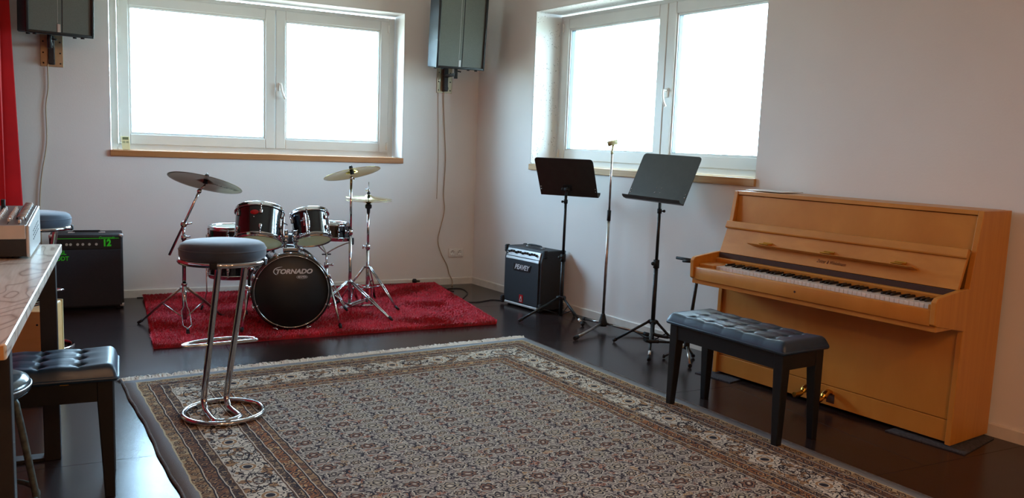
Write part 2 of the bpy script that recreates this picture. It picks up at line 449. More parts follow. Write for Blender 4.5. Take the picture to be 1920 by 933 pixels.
for j in range(len(ys)-1):
    off = (j % 2)*1.25
    for i in range(4):
        x0 = -6.2 + off + i*2.5
        a, b = max(x0, -4.95), min(x0+2.5, 2.1)
        if b - a < .05: continue
        q = MB(); q.box(a+.0008, b-.0008, ys[j+1]+.0008, ys[j]-.0008, -.012, 0, .0006); q.build('floor_panel', 'floor', fl)
def skirting(name, x0, x1, M4):
    q = MB(); q.prism([(0, 0), (0, .064), (-.010, .064), (-.014, .058), (-.014, 0)], x0, x1, 'x'); o = struct(q, name, 'base'); o.matrix_world = M4
skirting('baseboard_back', -4.75, -.001, BWM)
skirting('baseboard_right', .0, 9.8, MR)
q = MB(); q.prism([(0, 0), (0, .064), (.014, .058), (.014, 0)], -9.7, 0, 'y'); o = struct(q, 'baseboard_left', 'base'); o.location = (-4.75, 0, 0)

def window(name, M4, h0, h1, right):
    root = bpy.data.objects.new(name, None); COL.objects.link(root); root.matrix_world = M4 @ T(h0, 0, 0); root['kind'] = 'structure'
    w = h1 - h0; Z0, Z1 = 1.158, 2.402; y0 = .25
    # window outer frame (four mitred rails)
    def ring(mb, xa, xb, za, zb, t, ya, yb, bev=.004):
        for a, b_, c_, d_ in ((xa, xa+t, za, zb), (xb-t, xb, za, zb)): mb.box(a, b_, ya, yb, c_, d_, bev)
        for a, b_, c_, d_ in ((xa+t, xb-t, za, za+t), (xa+t, xb-t, zb-t, zb)): mb.box(a, b_, ya+.0004, yb, c_, d_, bev)
    f = MB(); ring(f, .008, w-.008, Z0, Z1, .052, y0+.01, .34); struct(f, 'window_frame', 'pvc', root)
    k = 0
    for (xa, xb) in ((.062, 1.277), (1.281, w-.062)):
        s_ = MB(); ring(s_, xa, xb, Z0+.046, Z1-.032, .082, y0-.01, .32, .005)
        ring(s_, xa+.072, xb-.072, Z0+.118, Z1-.104, .022, y0+.002, .31, .003)
        so = struct(s_, 'sash', 'pvc', root)
        g = MB(); ring(g, xa+.090, xb-.090, Z0+.136, Z1-.122, .007, y0+.012, .30, 0); struct(g, 'gasket', 'gasket', so)
        p = MB(); p.box(xa+.096, xb-.096, .284, .290, Z0+.142, Z1-.128); struct(p, 'pane', 'glass', so)
        p = MB(); p.box(xa+.096, xb-.096, .306, .312, Z0+.142, Z1-.128); struct(p, 'pane', 'glass', so)
        if k == 1:
            h = MB(); hx0 = xa + .036; yb = y0-.01
            h.box(hx0-.014, hx0+.014, yb-.010, yb+.002, 1.695, 1.765, .004, 2)
            h.cyl((hx0, yb, 1.745), (hx0, yb-.042, 1.745), .010)
            h.tube(smooth([(hx0, yb-.04, 1.752), (hx0+.002, yb-.046, 1.72), (hx0+.014, yb-.05, 1.67), (hx0+.034, yb-.046, 1.628)]), .0095, 8)
            struct(h, 'window_handle', 'white', so)
        for zc in (Z1-.10, Z0+.10):
            h = MB(); xx = xa+.012 if k == 0 else xb-.012
            h.cyl((xx, y0-.016, zc-.035), (xx, y0-.016, zc+.035), .006, 8); h.box(xx-.007, xx+.007, y0-.016, y0-.004, zc-.03, zc+.03); struct(h, 'hinge', 'white', so)
        k += 1
    b_ = MB(); b_.box(-.004, w+.006, -.018, .25, 1.112, 1.160, .003)
    struct(b_, 'window_sill', 'sill' if not right else 'sill_b', root)
    v = MB(); v.box(.001, .004, .002, .25, 1.162, 2.42); v.box(w-.004, w-.001, .002, .25, 1.162, 2.42); v.box(.004, w-.004, .002, .25, 2.416, 2.419); struct(v, 'reveal', 'reveal' if right else 'wall', root)
    return root
window('window_1', BWM, -3.063, -.72, False)
window('window_2', MR, .857, 3.209, True)

# added warm fill lamps, unseen on the ceiling behind the viewer
def added_fill_lamp(x, y, label):
    r = thing('added_fill_lamp', label, 'lamp', (x, y, CH), 0, 'added fill lamps behind the viewer')
    a = MB(); a.lathe([(0, 0), (.16, 0), (.165, -.02), (.15, -.03)], 32); a.build('fill_lamp_base', 'white', r)
    b = MB(); b.lathe([(.15, -.025), (.145, -.06), (.11, -.095), (.05, -.112), (0, -.115)], 32); b.build('fill_lamp_shade', FILL_GLOW, r)
lm, nt, b = new_mat('fill_lamp_glow'); b.inputs['Emission Color'].default_value = (1, .565, .30, 1); b.inputs['Emission Strength'].default_value = 98; FILL_GLOW = lm  # glow of the added lamps, a warm fill for the shaded walls
bump(nt, b, noise(nt, texc(nt), 50), .02)
# ------------------------------------------------------------------ red curtain on a curved rail
def drape():
    path = smooth([(-3.66, -.36, 0), (-3.80, -.48, 0), (-4.15, -.72, 0), (-4.42, -1.15, 0), (-4.5, -1.9, 0), (-4.5, -3.4, 0), (-4.5, -5.2, 0), (-4.5, -7.4, 0)], 40)
    L = [0]
    for a, b in zip(path, path[1:]): L.append(L[-1] + (b-a).length)
    b = bmesh.new(); rows = []
    zs = [CH-.08, 2.4, 1.8, 1.2, .6, .03]
    for z in zs:
        row = []
        for i, p in enumerate(path):
            t = (path[min(i+1, len(path)-1)] - path[max(i-1, 0)]).normalized(); n = Vector((t.y, -t.x, 0))
            amp = .035 + .03*(CH-z)/CH
            ph = L[i]*2*PI/.17
            q = p + n*(amp*math.sin(ph) + .015*math.sin(ph*.37+1)) + t*(.012*math.sin(ph*2))
            if i < 14: q.x += .028*(2.1-z)*(1-i/14)
            row.append(b.verts.new((q.x, q.y, z)))
        rows.append(row)
    for A, B in zip(rows, rows[1:]):
        for i in range(len(A)-1): f = b.faces.new((A[i], A[i+1], B[i+1], B[i])); f.smooth = True
    mb = MB(); mb.add(b)
    r = thing('curtain', 'long red curtain hanging in folds beside the wall at the left edge', 'curtain', (0, 0, 0))
    o = mb.build('drape', 'curtain', r)
    sm = o.modifiers.new('t', 'SOLIDIFY'); sm.thickness = .003
    rl = MB(); rl.tube([(p.x, p.y, CH-.06) for p in path[::4]], .012, 8); rl.build('curtain_rail', 'white', r)
drape()
# ------------------------------------------------------------------ upright piano (local: x along the wall, -y into the room)
PA0 = 3.295
def piano():
    r = thing('upright_piano', 'honey-coloured upright piano with its lid open against the right wall', 'piano', mat=MR @ T(PA0, -.005, 0))
    Wd = 1.420
    prof = [(-.02, .012), (-.372, .012), (-.365, .5), (-.345, .735), (-.283, 1.092), (-.02, 1.092)]
    for x0, x1 in ((0, .026), (Wd-.026, Wd)):
        q = MB(); q.prism(prof, x0, x1, 'x', bev=.002); q.build('side_panel', 'piano', r)
    q = MB(); q.prism([(-.02, 1.072), (-.283, 1.072), (-.2805, 1.093), (-.02, 1.093)], .027, Wd-.027, 'x', bev=.002); q.build('top_lid', 'piano', r)
    q = MB(); q.prism([(-.30, .70), (-.272, 1.068), (-.258, 1.068), (-.286, .70)], .029, Wd-.029, 'x'); q.build('upper_panel', 'piano', r)
    q = MB(); q.box(.027, Wd-.027, -.352, -.334, .125, .60, .002); q.build('lower_panel', 'piano', r)
    q = MB(); q.box(.027, Wd-.027, -.356, -.330, .02, .122, .002); q.build('bottom_rail', 'piano', r)
    q = MB(); q.box(.027, Wd-.027, -.03, -.02, .02, 1.07); q.build('back_board', 'piano', r)
    # open fallboard leaning back
    b0 = Vector((0, -.405, .737)); b1 = Vector((0, -.338, .914)); t = (b1-b0); n = Vector((0, -t.z, t.y)).normalized()
    def on(s, off): p = b0 + t*s + n*off; return (p.y, p.z)
    fb = MB(); fb.prism([on(0, 0), on(1, 0), on(1, -.018), on(0, -.018)], .022, 1.398, 'x', bev=.0015); fb = fb.build('fallboard', 'piano', r)
    q = MB(); q.prism([on(.78, 0), on(.78, .012), on(.81, .017), on(1.0, .017), on(1.02, .008), on(1.02, -.018), on(1, -.018), on(1, 0)], .018, 1.402, 'x', bev=.0015); q.build('fallboard_lip', 'piano', fb)
    q = MB(); q.prism([on(.335, 0), on(.325, .052), on(.345, .056), on(.385, 0)], .235, 1.195, 'x', bev=.002); q.build('music_ledge', 'piano', fb)
    for xx in (.335, .72, 1.105):
        q = MB(); q.prism([on(.385, .004), on(.375, .040), on(.395, .044), on(.46, .010), on(.50, .006), on(.50, .001)], xx-.030, xx+.030, 'x', bev=.002)
        q.cyl((xx-.028, on(.40, .006)[0], on(.40, .006)[1]), (xx+.028, on(.40, .006)[0], on(.40, .006)[1]), .005, 8); q.build('hinge', 'gold', fb)
    nn = Vector((0, -t.z, t.y)).normalized(); zz = t.normalized()
    MM = Matrix(((1, 0, 0, .745), (0, zz.y, nn.y, on(.19, .0006)[0]), (0, zz.z, nn.z, on(.19, .0006)[1]), (0, 0, 0, 1)))
    text('maker_script', 'Zeitter & Winkelmann', .026, 'felt', fb, MM, .0002, .45, sx=.7)
    q = MB(); q.box(.027, Wd-.027, -.412, -.30, .706, .734, .001); q.build('felt_strip', 'felt', r)
    q = MB(); q.prism([(-.434, .698), (-.434, .704), (-.428, .707), (-.400, .707), (-.40, .668), (-.424, .668)], .027, Wd-.027, 'x', bev=.001); q.build('name_rail', 'piano', r)
    # key bed, slip, cheeks
    q = MB(); q.box(.003, Wd-.003, -.600, -.10, .565, .612, .002); q.build('key_bed', 'piano', r)
    q = MB(); q.box(.024, Wd-.024, -.612, -.578, .590, .662, .004, 2); ks = q.build('key_slip', 'piano', r)
    q = MB(); q.cyl((.70, -.613, .628), (.70, -.611, .628), .006, 10); q.build('keyhole', 'felt', ks)
    ch = [(-.345, .545), (-.60, .590), (-.618, .600), (-.622, .700), (-.605, .716), (-.585, .720), (-.405, .740), (-.33, .742)]
    for x0, x1 in ((-.001, .024), (Wd-.024, Wd+.001)):
        q = MB(); q.prism(ch, x0, x1, 'x', bev=.003); q.build('key_cheek', 'piano', r)
    KX0, KW = .135, 1.222/52
    for x0, x1 in ((.026, KX0-.003), (KX0+KW*52+.003, Wd-.026)):
        q = MB(); q.box(x0, x1, -.575, -.41, .60, .680, .003); q.build('key_block', 'piano', r)
    # keys: one mesh for white, one for black
    q = MB(); q.box(-KW/2+.0006, KW/2-.0006, -.556, -.42, .655, .677, .0012); wk = q.build('white_key', 'ivory', r); wk.location.x = KX0 + KW/2
    for i in range(1, 52):
        o = wk.copy(); COL.objects.link(o); o.parent = r; o.location.x = KX0 + KW*(i+.5)
    bk = None
    for i in range(51):
        if (i % 7) in (1, 4): continue      # A0 start: gaps after B and E
        xx = KX0 + KW*(i+1)
        if bk is None:
            q = MB(); q.prism([(-.42, .66), (-.508, .66), (-.504, .684), (-.494, .689), (-.42, .689)], -.0055, .0055, 'x', bev=.0015); bk = q.build('black_key', 'ebony', r); o = bk
        else: o = bk.copy(); COL.objects.link(o); o.parent = r
        o.location.x = xx
    # pedals
    for xx, rt in ((.665, 0), (.785, 0)):
        pb = MB(); pb.box(xx-.024, xx+.024, -.3575, -.3525, .035, .085, .002); pb.build('pedal_slot', 'felt', r)
        p = MB(); p.tube(smooth([(xx, -.345, .085), (xx, -.38, .098), (xx-.002, -.40, .090), (xx-.004, -.43, .068), (xx-.006, -.46, .062), (xx-.008, -.485, .064)]), [.012+.006*math.sin(i/30*PI) if i < 16 else .012+.002*i/30 for i in range(31)], 10)
        p.build('pedal', 'gold', r)
    for xx in (.06, Wd-.06):
        p = MB(); p.cyl((xx-.012, -.30, .012), (xx+.012, -.30, .012), .011, 12); p.cyl((xx-.012, -.08, .012), (xx+.012, -.08, .012), .011, 12); p.build('caster', 'black', r)
    return r
piano()
for (x0, x1, y0, y1, lab) in ((-.05, .20, -.46, -.05, 'grey felt mat under the left end of the piano beside the guitar stand'), (1.13, 1.50, -.41, .0, 'grey felt mat under the right end of the piano')):
    q = MB(); q.prism([(x0, y0), (x0+.02, y1-.02), (x1-.04, y1-.03), (x1, y0+.02)], 0, .005, 'z'); q = q.build('floor_mat', 'mat_grey'); q.matrix_world = MR @ T(PA0, -.01, .0005); tag(q, lab, 'mat')
q = MB(); q.box(0, .26, -.19, 0, 0, .003); q = q.build('sheet_music', 'white'); q.matrix_world = MR @ T(PA0+.02, -.035, 1.0985) @ Matrix.Rotation(R(2), 4, 'Z'); tag(q, 'thin white booklet lying on the back left of the piano top', 'sheet music')

# ------------------------------------------------------------------ tufted benches
def bench():
    r = thing('piano_bench', 'black piano bench with buttoned seat, in front of the piano', 'bench')
    L, D, H = .745, .315, .437
    NX, NY = 91, 41
    btn = [((i-2)*.125, (j-1)*.092) for i in range(5) for j in range(3)]
    b = bmesh.new(); g = []
    for j in range(NY):
        row = []
        for i in range(NX):
            x = -L/2 + L*i/(NX-1); y = -D/2 + D*j/(NY-1)
            ex = min(1, (L/2-abs(x))/.030); ey = min(1, (D/2-abs(y))/.030)
            z = .046*(math.sqrt(max(0, 1-(1-ex)**2))*math.sqrt(max(0, 1-(1-ey)**2)))
            dent = 0; 
            for bx, by in btn:
                d2 = (x-bx)**2 + (y-by)**2
                dent = max(dent, .022*math.exp(-d2/(2*.015**2)), .008*math.exp(-d2/(2*.04**2)))
            cr_ = 0
            for k in range(5):
                cr_ = max(cr_, math.exp(-((x-(k-2)*.125)/.0045)**2))
            for k in range(3):
                if abs(x) < .26: cr_ = max(cr_, .45*math.exp(-((y-(k-1)*.092)/.006)**2))
            z -= dent + .0045*cr_*min(ex, ey)
            row.append(b.verts.new((x, y, H + .003 + max(z, 0) + .003)))
        g.append(row)
    for j in range(NY-1):
        for i in range(NX-1): b.faces.new((g[j][i], g[j][i+1], g[j+1][i+1], g[j+1][i])).smooth = True
    m_ = MB(); m_.add(b); m_.box(-L/2, L/2, -D/2, D/2, H-.008, H+.008, .006, 2)
    m_.tube([(sx*(L/2-.012)+.012*math.cos(R(a)), sy*(D/2-.012)+.012*math.sin(R(a)), H+.003) for sx, sy, a0 in ((1, 1, 0), (-1, 1, 90), (-1, -1, 180), (1, -1, 270)) for a in (a0, a0+30, a0+60, a0+90)], .0058, 8, True)
    cu_ = m_.build('cushion', 'leather', r)
    bb = MB(); bb.sphere((0, 0, 0), .0075, 10, (1, 1, .5)); b0 = bb.build('button', 'leather', cu_); b0.location = (btn[0][0], btn[0][1], H+.031)
    for bx, by in btn[1:]:
        o = b0.copy(); COL.objects.link(o); o.parent = cu_; o.location = (bx, by, H+.031)
    LW, LD = .715, .285
    a = MB()
    a.box(-LW/2+.006, LW/2-.006, -LD/2+.004, -LD/2+.022, H-.082, H-.004); a.box(-LW/2+.006, LW/2-.006, LD/2-.022, LD/2-.004, H-.082, H-.004)
    a.box(-LW/2+.004, -LW/2+.022, -LD/2+.02, LD/2-.02, H-.082, H-.004); a.box(LW/2-.022, LW/2-.004, -LD/2+.02, LD/2-.02, H-.082, H-.004); a.build('apron', 'black', r)
    for sx in (-1, 1):
        for sy in (-1, 1):
            q = MB(); bq = bmesh.new(); rs = []
            for z, w in ((0, .034), (H-.09, .052), (H-.003, .052)):
                x0 = sx*LW/2; x1 = sx*(LW/2-w); y0 = sy*LD/2; y1 = sy*(LD/2-w)
                rs.append([bq.verts.new((x_, y_, z)) for x_, y_ in ((x0, y0), (x1, y0), (x1, y1), (x0, y1))])
            bq.faces.new(rs[0]); bq.faces.new(rs[-1])
            for A, B in zip(rs, rs[1:]):
                for k in range(4): bq.faces.new((A[k], A[(k+1) % 4], B[(k+1) % 4], B[k]))
            bmesh.ops.recalc_face_normals(bq, faces=bq.faces); bmesh.ops.bevel(bq, geom=bq.edges[:], offset=.003, segments=1, affect='EDGES')
            q.add(bq); q.build('leg', 'black', r)
    return r
B = bench(); B.matrix_world = T(-.328, -4.055, 0) @ Matrix.Rotation(math.atan2(-.703, .083), 4, 'Z')
B['group'] = 'buttoned piano benches'
lb = dup(B, T(-3.452, -3.785, 0) @ Matrix.Rotation(R(-1), 4, 'Z'), 'black piano bench with buttoned seat, pushed under the wooden table', 'buttoned piano benches')
q = MB(); q.box(-.014, .014, -.0012, 0, -.0015, .0015); q = q.build('maker_plate', 'gold', lb, 'small brass strip'); q.location = (.205, -.1435, .425)

# ------------------------------------------------------------------ bar stools
def bar_stool():
    r = thing('bar_stool', 'chrome bar stool with round slate seat, standing on the patterned rug', 'stool', group='chrome bar stools')
    b = MB(); b.tube(circ(.178, .0125), .0125, 10, True); b.build('base_ring', 'chrome', r)
    def leg(tx, ty, bx, by, ux, uy):
        d = Vector((bx-tx, by-ty, -.62))
        p = smooth([(tx-.004, ty+.012, .728), (tx, ty+.002, .706), (tx+d.x*.05, ty+d.y*.05, .672)], 4)[:-1]
        p += [Vector((tx, ty, .70)) + d*k for k in (.06, .35, .65, .98)]
        return p + smooth([(bx+d.x*.02, by+d.y*.02, .07), (bx, by-.004, .045), (bx+(ux-bx)*.12, by+(uy-by)*.12-.004, .022), (bx+(ux-bx)*.3, by+(uy-by)*.3, .0155), (ux, uy, .0150)], 4)[1:]
    l = leg(-.028, -.070, -.080, .066, -.058, -.118); rr = leg(.087, -.066, .023, .078, .060, -.095)
    a, c = Vector(l[-1]), Vector(rr[-1]); mid = (a+c)/2; rad = (c-a)/2
    U = [mid + rad*(-math.cos(k*PI/8)) + Vector((-.004*math.sin(k*PI/8), -.048*math.sin(k*PI/8), 0)) for k in range(1, 8)]
    b = MB(); b.tube(l + U + rr[::-1], .0145, 12); b.build('leg_tube', 'chrome', r)
    b = MB(); fr_ = []
    for k in range(24):
        t = k/24*2*PI; fr_.append((.168*math.cos(t)-.012, (.085*math.sin(t) if math.sin(t) > 0 else .010*math.sin(t)) + .024 + .02*math.cos(t), .335))
    b.tube(fr_, .0075, 8, True); b.build('footrest', 'chrome', r)
    b = MB(); b.tube(circ(.185, .728), .0125, 10, True)
    b.box(-.18, .18, -.012, .012, .722, .728); b.box(-.012, .012, -.18, .18, .722, .728); b.build('seat_ring', 'chrome', r)
    b = MB(); b.lathe([(0, .731), (.165, .731), (.182, .738), (.190, .755), (.190, .785), (.182, .803), (.165, .813), (.10, .822), (0, .825)], 48); c_ = b.build('cushion', 'velvet', r)
    b = MB(); b.tube(circ(.1905, .783, 48), .0022, 6, True); b.build('piping', 'velvet', c_)
    for t in (-.5, -1.9, 1.2, 2.6):
        b = MB(); b.box(.174, .200, -.016, .016, .712, .742, .004, 2, mat=Matrix.Rotation(t, 4, 'Z')); b.build('strap', 'rubber', c_)
    return r
st = bar_stool(); st.matrix_world = T(-2.632, -3.160, .009)
dup(st, T(-3.48, -1.56, 0) @ Matrix.Rotation(R(20), 4, 'Z'), 'chrome bar stool with round slate seat, behind the mixing desk', 'chrome bar stools')

# ------------------------------------------------------------------ persian rug
RM = T(-1.80, -2.35, 0) @ Matrix.Rotation(R(6.0), 4, 'Z')
def rug():
    r = thing('patterned_rug', 'large cream, rust and grey oriental rug with a patterned border', 'rug', mat=RM @ T(0, -RL/2+.03, 0))
    b = bmesh.new(); nx, ny = 50, 70; g = []
    for j in range(ny+1):
        row = []
        for i in range(nx+1):
            x = -RW/2 + RW*i/nx; y = -RL/2 + RL*j/ny
            xx = x; yy = y
            if i == 0: xx += .004*math.sin(y*7) + .002*math.sin(y*23)
            row.append(b.verts.new((xx, yy, .009 + .0012*math.sin(x*3+y*2))))
        g.append(row)
    for j in range(ny):
        for i in range(nx): b.faces.new((g[j][i], g[j][i+1], g[j+1][i+1], g[j+1][i])).smooth = True
    e_ = [q for q in b.edges if q.is_boundary]; ex = bmesh.ops.extrude_edge_only(b, edges=e_)
    for v in [v for v in ex['geom'] if isinstance(v, bmesh.types.BMVert)]: v.co.z = .0005
    m_ = MB(); m_.add(b); m_.build('rug_field', 'persian', r)
    for s in (-1, 1):
        m_ = MB(); m_.tube([(s*(RW/2+.003) + (.004*math.sin(y*7)+.002*math.sin(y*23) if s < 0 else 0), y, .006) for y in [-RL/2 + RL*k/70 for k in range(71)]], .0065, 6); m_.build('edge_binding', 'binding', r)
    # fringe at the far end: loose knotted strands
    m_ = MB(); bb = bmesh.new()
    rnd = random.Random(3)
    N = 900
    for k in range(N):
        x = -RW/2 + RW*(k+.5)/N; L_ = rnd.uniform(.045, .085); a = rnd.uniform(-.7, .7); w = .0034
        pz = .006; pts = [(x, RL/2-.008, .0095), (x+a*L_*.3, RL/2+L_*.35, pz+rnd.uniform(.004, .014)), (x+a*L_*.8, RL/2+L_*.75, pz+rnd.uniform(0, .008)), (x+a*L_*1.1, RL/2+L_, .003)]
        prev = None
        for p in pts:
            v = [bb.verts.new((p[0]-w, p[1], p[2])), bb.verts.new((p[0]+w, p[1], p[2]+rnd.uniform(-.002, .003)))]
            if prev: bb.faces.new((prev[0], prev[1], v[1], v[0]))
            prev = v
    m_.add(bb); m_.box(-RW/2, RW/2, RL/2-.008, RL/2+.012, .001, .0085, .002); f_ = m_.build('fringe', 'fringe', r, 'cream cotton fringe', 'stuff')
rug()

# ------------------------------------------------------------------ red shag rug
def shag():
    r = thing('shag_rug', 'red deep-pile rug under the drum kit', 'rug')
    C4 = [Vector((-2.850, -.045, 0)), Vector((-2.862, -1.762, 0)), Vector((-.545, -1.712, 0)), Vector((-.400, -.035, 0))]
    def P(s, t): return (C4[0]*(1-s) + C4[3]*s)*(1-t) + (C4[1]*(1-s) + C4[2]*s)*t
    m_ = MB(); b = bmesh.new(); A = [b.verts.new(c + Vector((0, 0, .012))) for c in C4]; B_ = [b.verts.new(c + Vector((0, 0, .001))) for c in C4]
    b.faces.new(A[::-1]); b.faces.new(B_)
    for k in range(4): b.faces.new((A[k], A[(k+1) % 4], B_[(k+1) % 4], B_[k]))
    bmesh.ops.recalc_face_normals(b, faces=b.faces)
    m_.add(b); m_.build('backing', 'redrug', r)
    rnd = random.Random(11); V = []; F = []
    N = 90000
    for k in range(N):
        s, t = rnd.random(), rnd.random()
        if rnd.random() < .05: s = rnd.choice((rnd.uniform(0, .006), rnd.uniform(.994, 1)))
        if rnd.random() < .07: t = rnd.choice((rnd.uniform(0, .008), rnd.uniform(.992, 1)))
        p = P(s, t)
        fl_ = math.sin(p.x*9 + math.sin(p.y*7)*1.5) + math.cos(p.y*11 + math.sin(p.x*5)*2)
        th = fl_*1.1 + rnd.uniform(-1.5, 1.5); ln = rnd.uniform(.020, .034); le = rnd.uniform(.2, .75)
        d = Vector((math.cos(th)*le, math.sin(th)*le, 1)).normalized(); sd = Vector((-math.sin(th), math.cos(th), 0))*rnd.uniform(.0022, .0042)
        a = p + Vector((0, 0, .006)); m1 = a + d*ln*.6 + Vector((0, 0, .002)); e1 = a + d*ln + Vector((d.x, d.y, 0))*.006
        i = len(V); V += [a-sd, a+sd, m1+sd*1.1, m1-sd*1.1, e1]; F += [(i, i+1, i+2, i+3), (i+3, i+2, i+4)]
    me = bpy.data.meshes.new('pile'); me.from_pydata([tuple(v) for v in V], [], F); me.materials.append(M['redrug2'])
    o = bpy.data.objects.new('pile', me); COL.objects.link(o); o.parent = r; o['kind'] = 'stuff'
shag()

# ------------------------------------------------------------------ drum kit
RZ = .026          # top of the trodden pile
def drum(name, label, cat, rad, dep, M4, lugs=6, top='head_clear', bot='head_clear', group=None, lug_phase=0, tomlug=True):
    r = thing(name, label, cat, mat=M4, group=group)
    h = dep/2
    q = MB(); q.lathe([(rad, -h+.006), (rad, h-.006)], 48); q.lathe([(rad-.006, -h+.006), (rad-.006, h-.006)], 48); q.build('shell', 'shell', r)
    for s, nm, mt in ((1, 'batter_head', top), (-1, 'resonant_head', bot)):
        q = MB(); q.lathe([(0, s*(h+.001)), (rad-.004, s*(h+.001)), (rad+.001, s*(h-.004))], 48); q.build(nm, mt, r)
        q = MB(); q.lathe([(rad-.001, s*(h-.020)), (rad+.010, s*(h-.020)), (rad+.011, s*(h-.014)), (rad+.005, s*(h-.012)), (rad+.005, s*(h+.006)), (rad+.002, s*(h+.010)), (rad-.001, s*(h+.006)), (rad-.001, s*(h-.020))], 48); q.build('hoop', 'chrome', r)
    q = MB()
    q.box(rad-.002, rad+.014, -.010, .010, -.014, .014, .005, 2); q.cyl((rad+.010, 0, .010), (rad+.010, 0, .026), .006, 8); LM = q.build('lug', 'chrome', r)
    rd = MB(); rd.cyl((rad+.010, 0, .02), (rad+.010, 0, h-.008 - (h-.062)), .003, 6); rd.cyl((rad+.010, 0, h-.016-(h-.062)), (rad+.010, 0, h-.004-(h-.062)), .0055, 8); RM_ = rd.build('tension_rod', 'chrome', LM)
    first = True
    for k in range(lugs):
        for s in (1, -1):
            if first: o = LM; first = False
            else:
                o = LM.copy(); COL.objects.link(o); o.parent = r
                c = RM_.copy(); COL.objects.link(c); c.parent = o
            a = 2*PI*k/lugs + lug_phase
            o.matrix_local = Matrix.Rotation(a, 4, 'Z') @ (T(0, 0, h-.062) if s > 0 else Matrix.Rotation(PI, 4, 'X') @ T(0, 0, h-.062))
    return r

def seg(mb, a, b, r, n=8): mb.tube([a, b], r, n)
# bass drum: axis horizontal; local z = axis (towards the viewer)
BC = Vector((-2.005, -1.585, .285)); BYAW = R(-6)
BM = T(*BC) @ Matrix.Rotation(BYAW, 4, 'Z') @ Matrix.Rotation(PI/2, 4, 'X')     # local z -> -Y world, local y -> up
def bass():
    r = thing('bass_drum', 'black bass drum with white lettering on its front head', 'drum', mat=BM)
    Rr, D = .250, .45
    q = MB(); q.lathe([(Rr, -D), (Rr, -.012)], 64); q.lathe([(Rr-.006, -D), (Rr-.006, -.012)], 64); q.build('shell', 'shell', r)
    q = MB(); q.lathe([(0, -.002), (Rr-.012, -.002), (Rr-.008, -.006)], 64); hd = q.build('front_head', 'head_black', r)
    q = MB(); q.lathe([(0, -D-.004), (Rr-.008, -D-.004)], 64); q.build('rear_head', 'head_clear', r)
    for z in (-.02, -D-.018):
        q = MB(); q.lathe([(Rr-.012, z+.022), (Rr+.002, z+.026), (Rr+.010, z+.020), (Rr+.012, z), (Rr+.006, z-.012), (Rr+.001, z-.012), (Rr+.001, z+.01), (Rr-.012, z+.022)], 64); q.build('hoop', 'shell', r)
        q = MB(); q.tube(circ(Rr-.008, z+.025, 64), .003, 6, True); q.build('hoop_edge', 'chrome', r)
    q = MB(); q.box(Rr, Rr+.018, -.009, .009, -.03, .03, .005, 2); q.cyl((Rr+.016, 0, .0), (Rr+.016, 0, .075), .0035, 6); lug = q.build('lug', 'chrome', r)
    c = MB(); c.box(Rr-.014, Rr+.022, -.010, .010, .068, .084, .004, 2); c.tube([(Rr+.018, -.022, .088), (Rr+.018, .022, .088)], .0045, 8); c.sphere((Rr-.008, 0, .0835), .008, 10); cl = c.build('claw_hook', 'chrome', lug)
    first = True
    for k in range(8):
        for s in (1, -1):
            if first: o = lug; first = False
            else:
                o = lug.copy(); COL.objects.link(o); o.parent = r; cc = cl.copy(); COL.objects.link(cc); cc.parent = o
            a = 2*PI*(k+.5)/8 + R(0)
            o.matrix_local = Matrix.Rotation(a, 4, 'Z') @ (T(0, 0, -.082) if s > 0 else T(0, 0, -D+.08) @ Matrix.Rotation(PI, 4, 'X'))
    # spurs
    for s in (-1, 1):
        q = MB(); q.box(s*(Rr-.004), s*(Rr+.028), -.028, .028, -.115, -.075, .006, 2) if s > 0 else q.box(-(Rr+.028), -(Rr-.004), -.028, .028, -.115, -.075, .006, 2)
        foot = (s*.322, -.253, .035)
        q.cyl((s*(Rr+.016), .02, -.096), (s*.318, -.235, .03), .0085, 10); q.sphere((s*(Rr+.03), .02, -.094), .014, 10)
        sp_ = q.build('spur', 'chrome', r)
        q = MB(); q.cyl((s*.316, -.228, .027), foot, .013, 10, .010); q.build('rubber_foot', 'rubber', sp_)
    # tom mount
    q = MB(); q.box(-.050, .050, Rr-.004, Rr+.034, -.135, -.075, .004); q.build('mount_plate', 'chrome', r)
    for s in (-1, 1):
        q = MB(); x = s*.034; q.cyl((x, Rr+.03, -.105), (x, Rr+.115, -.105), .0105, 12)
        q.box(x-.020, x+.020, Rr+.092, Rr+.120, -.125, -.085, .006, 2); q.sphere((x, Rr+.132, -.105), .021, 12); q.cyl((x, Rr+.07, -.105), (x, Rr+.095, -.105), .018, 12)
        q.tube([(x-.012, Rr+.14, -.08), (x+.012, Rr+.155, -.075)], .005, 8)
        q.build('tom_holder', 'chrome', r)
    t_ = text('drum_lettering', 'TORNADO', .042, 'white_print', hd, T(.012, .135, .0002), .0003, .25, .0018, 1.12)
    t_ = text('drum_lettering_small', 'MAPEX', .015, 'white_print', hd, T(.066, .098, .0002), .0003, .2, .0006, 1.2)
    q = MB(); q.tube([(.066+.036*math.cos(a_), .098+.0115*math.sin(a_), .0004) for a_ in [k*2*PI/30 for k in range(30)]], .0009, 4, True)
    sw = [(-.100+.035*math.cos(a_)*1.0, .135+.030*math.sin(a_), .0004) for a_ in [R(55)+k*R(200)/20 for k in range(21)]]
    q.tube(smooth([(-.062, .168, .0004), (-.100, .160, .0004), (-.118, .140, .0004), (-.110, .122, .0004), (-.095, .116, .0004)]), [.0008+.003*math.sin(i/24*PI) for i in range(25)], 5); q.build('drum_logo_swoosh', 'white_print', hd)
bass()
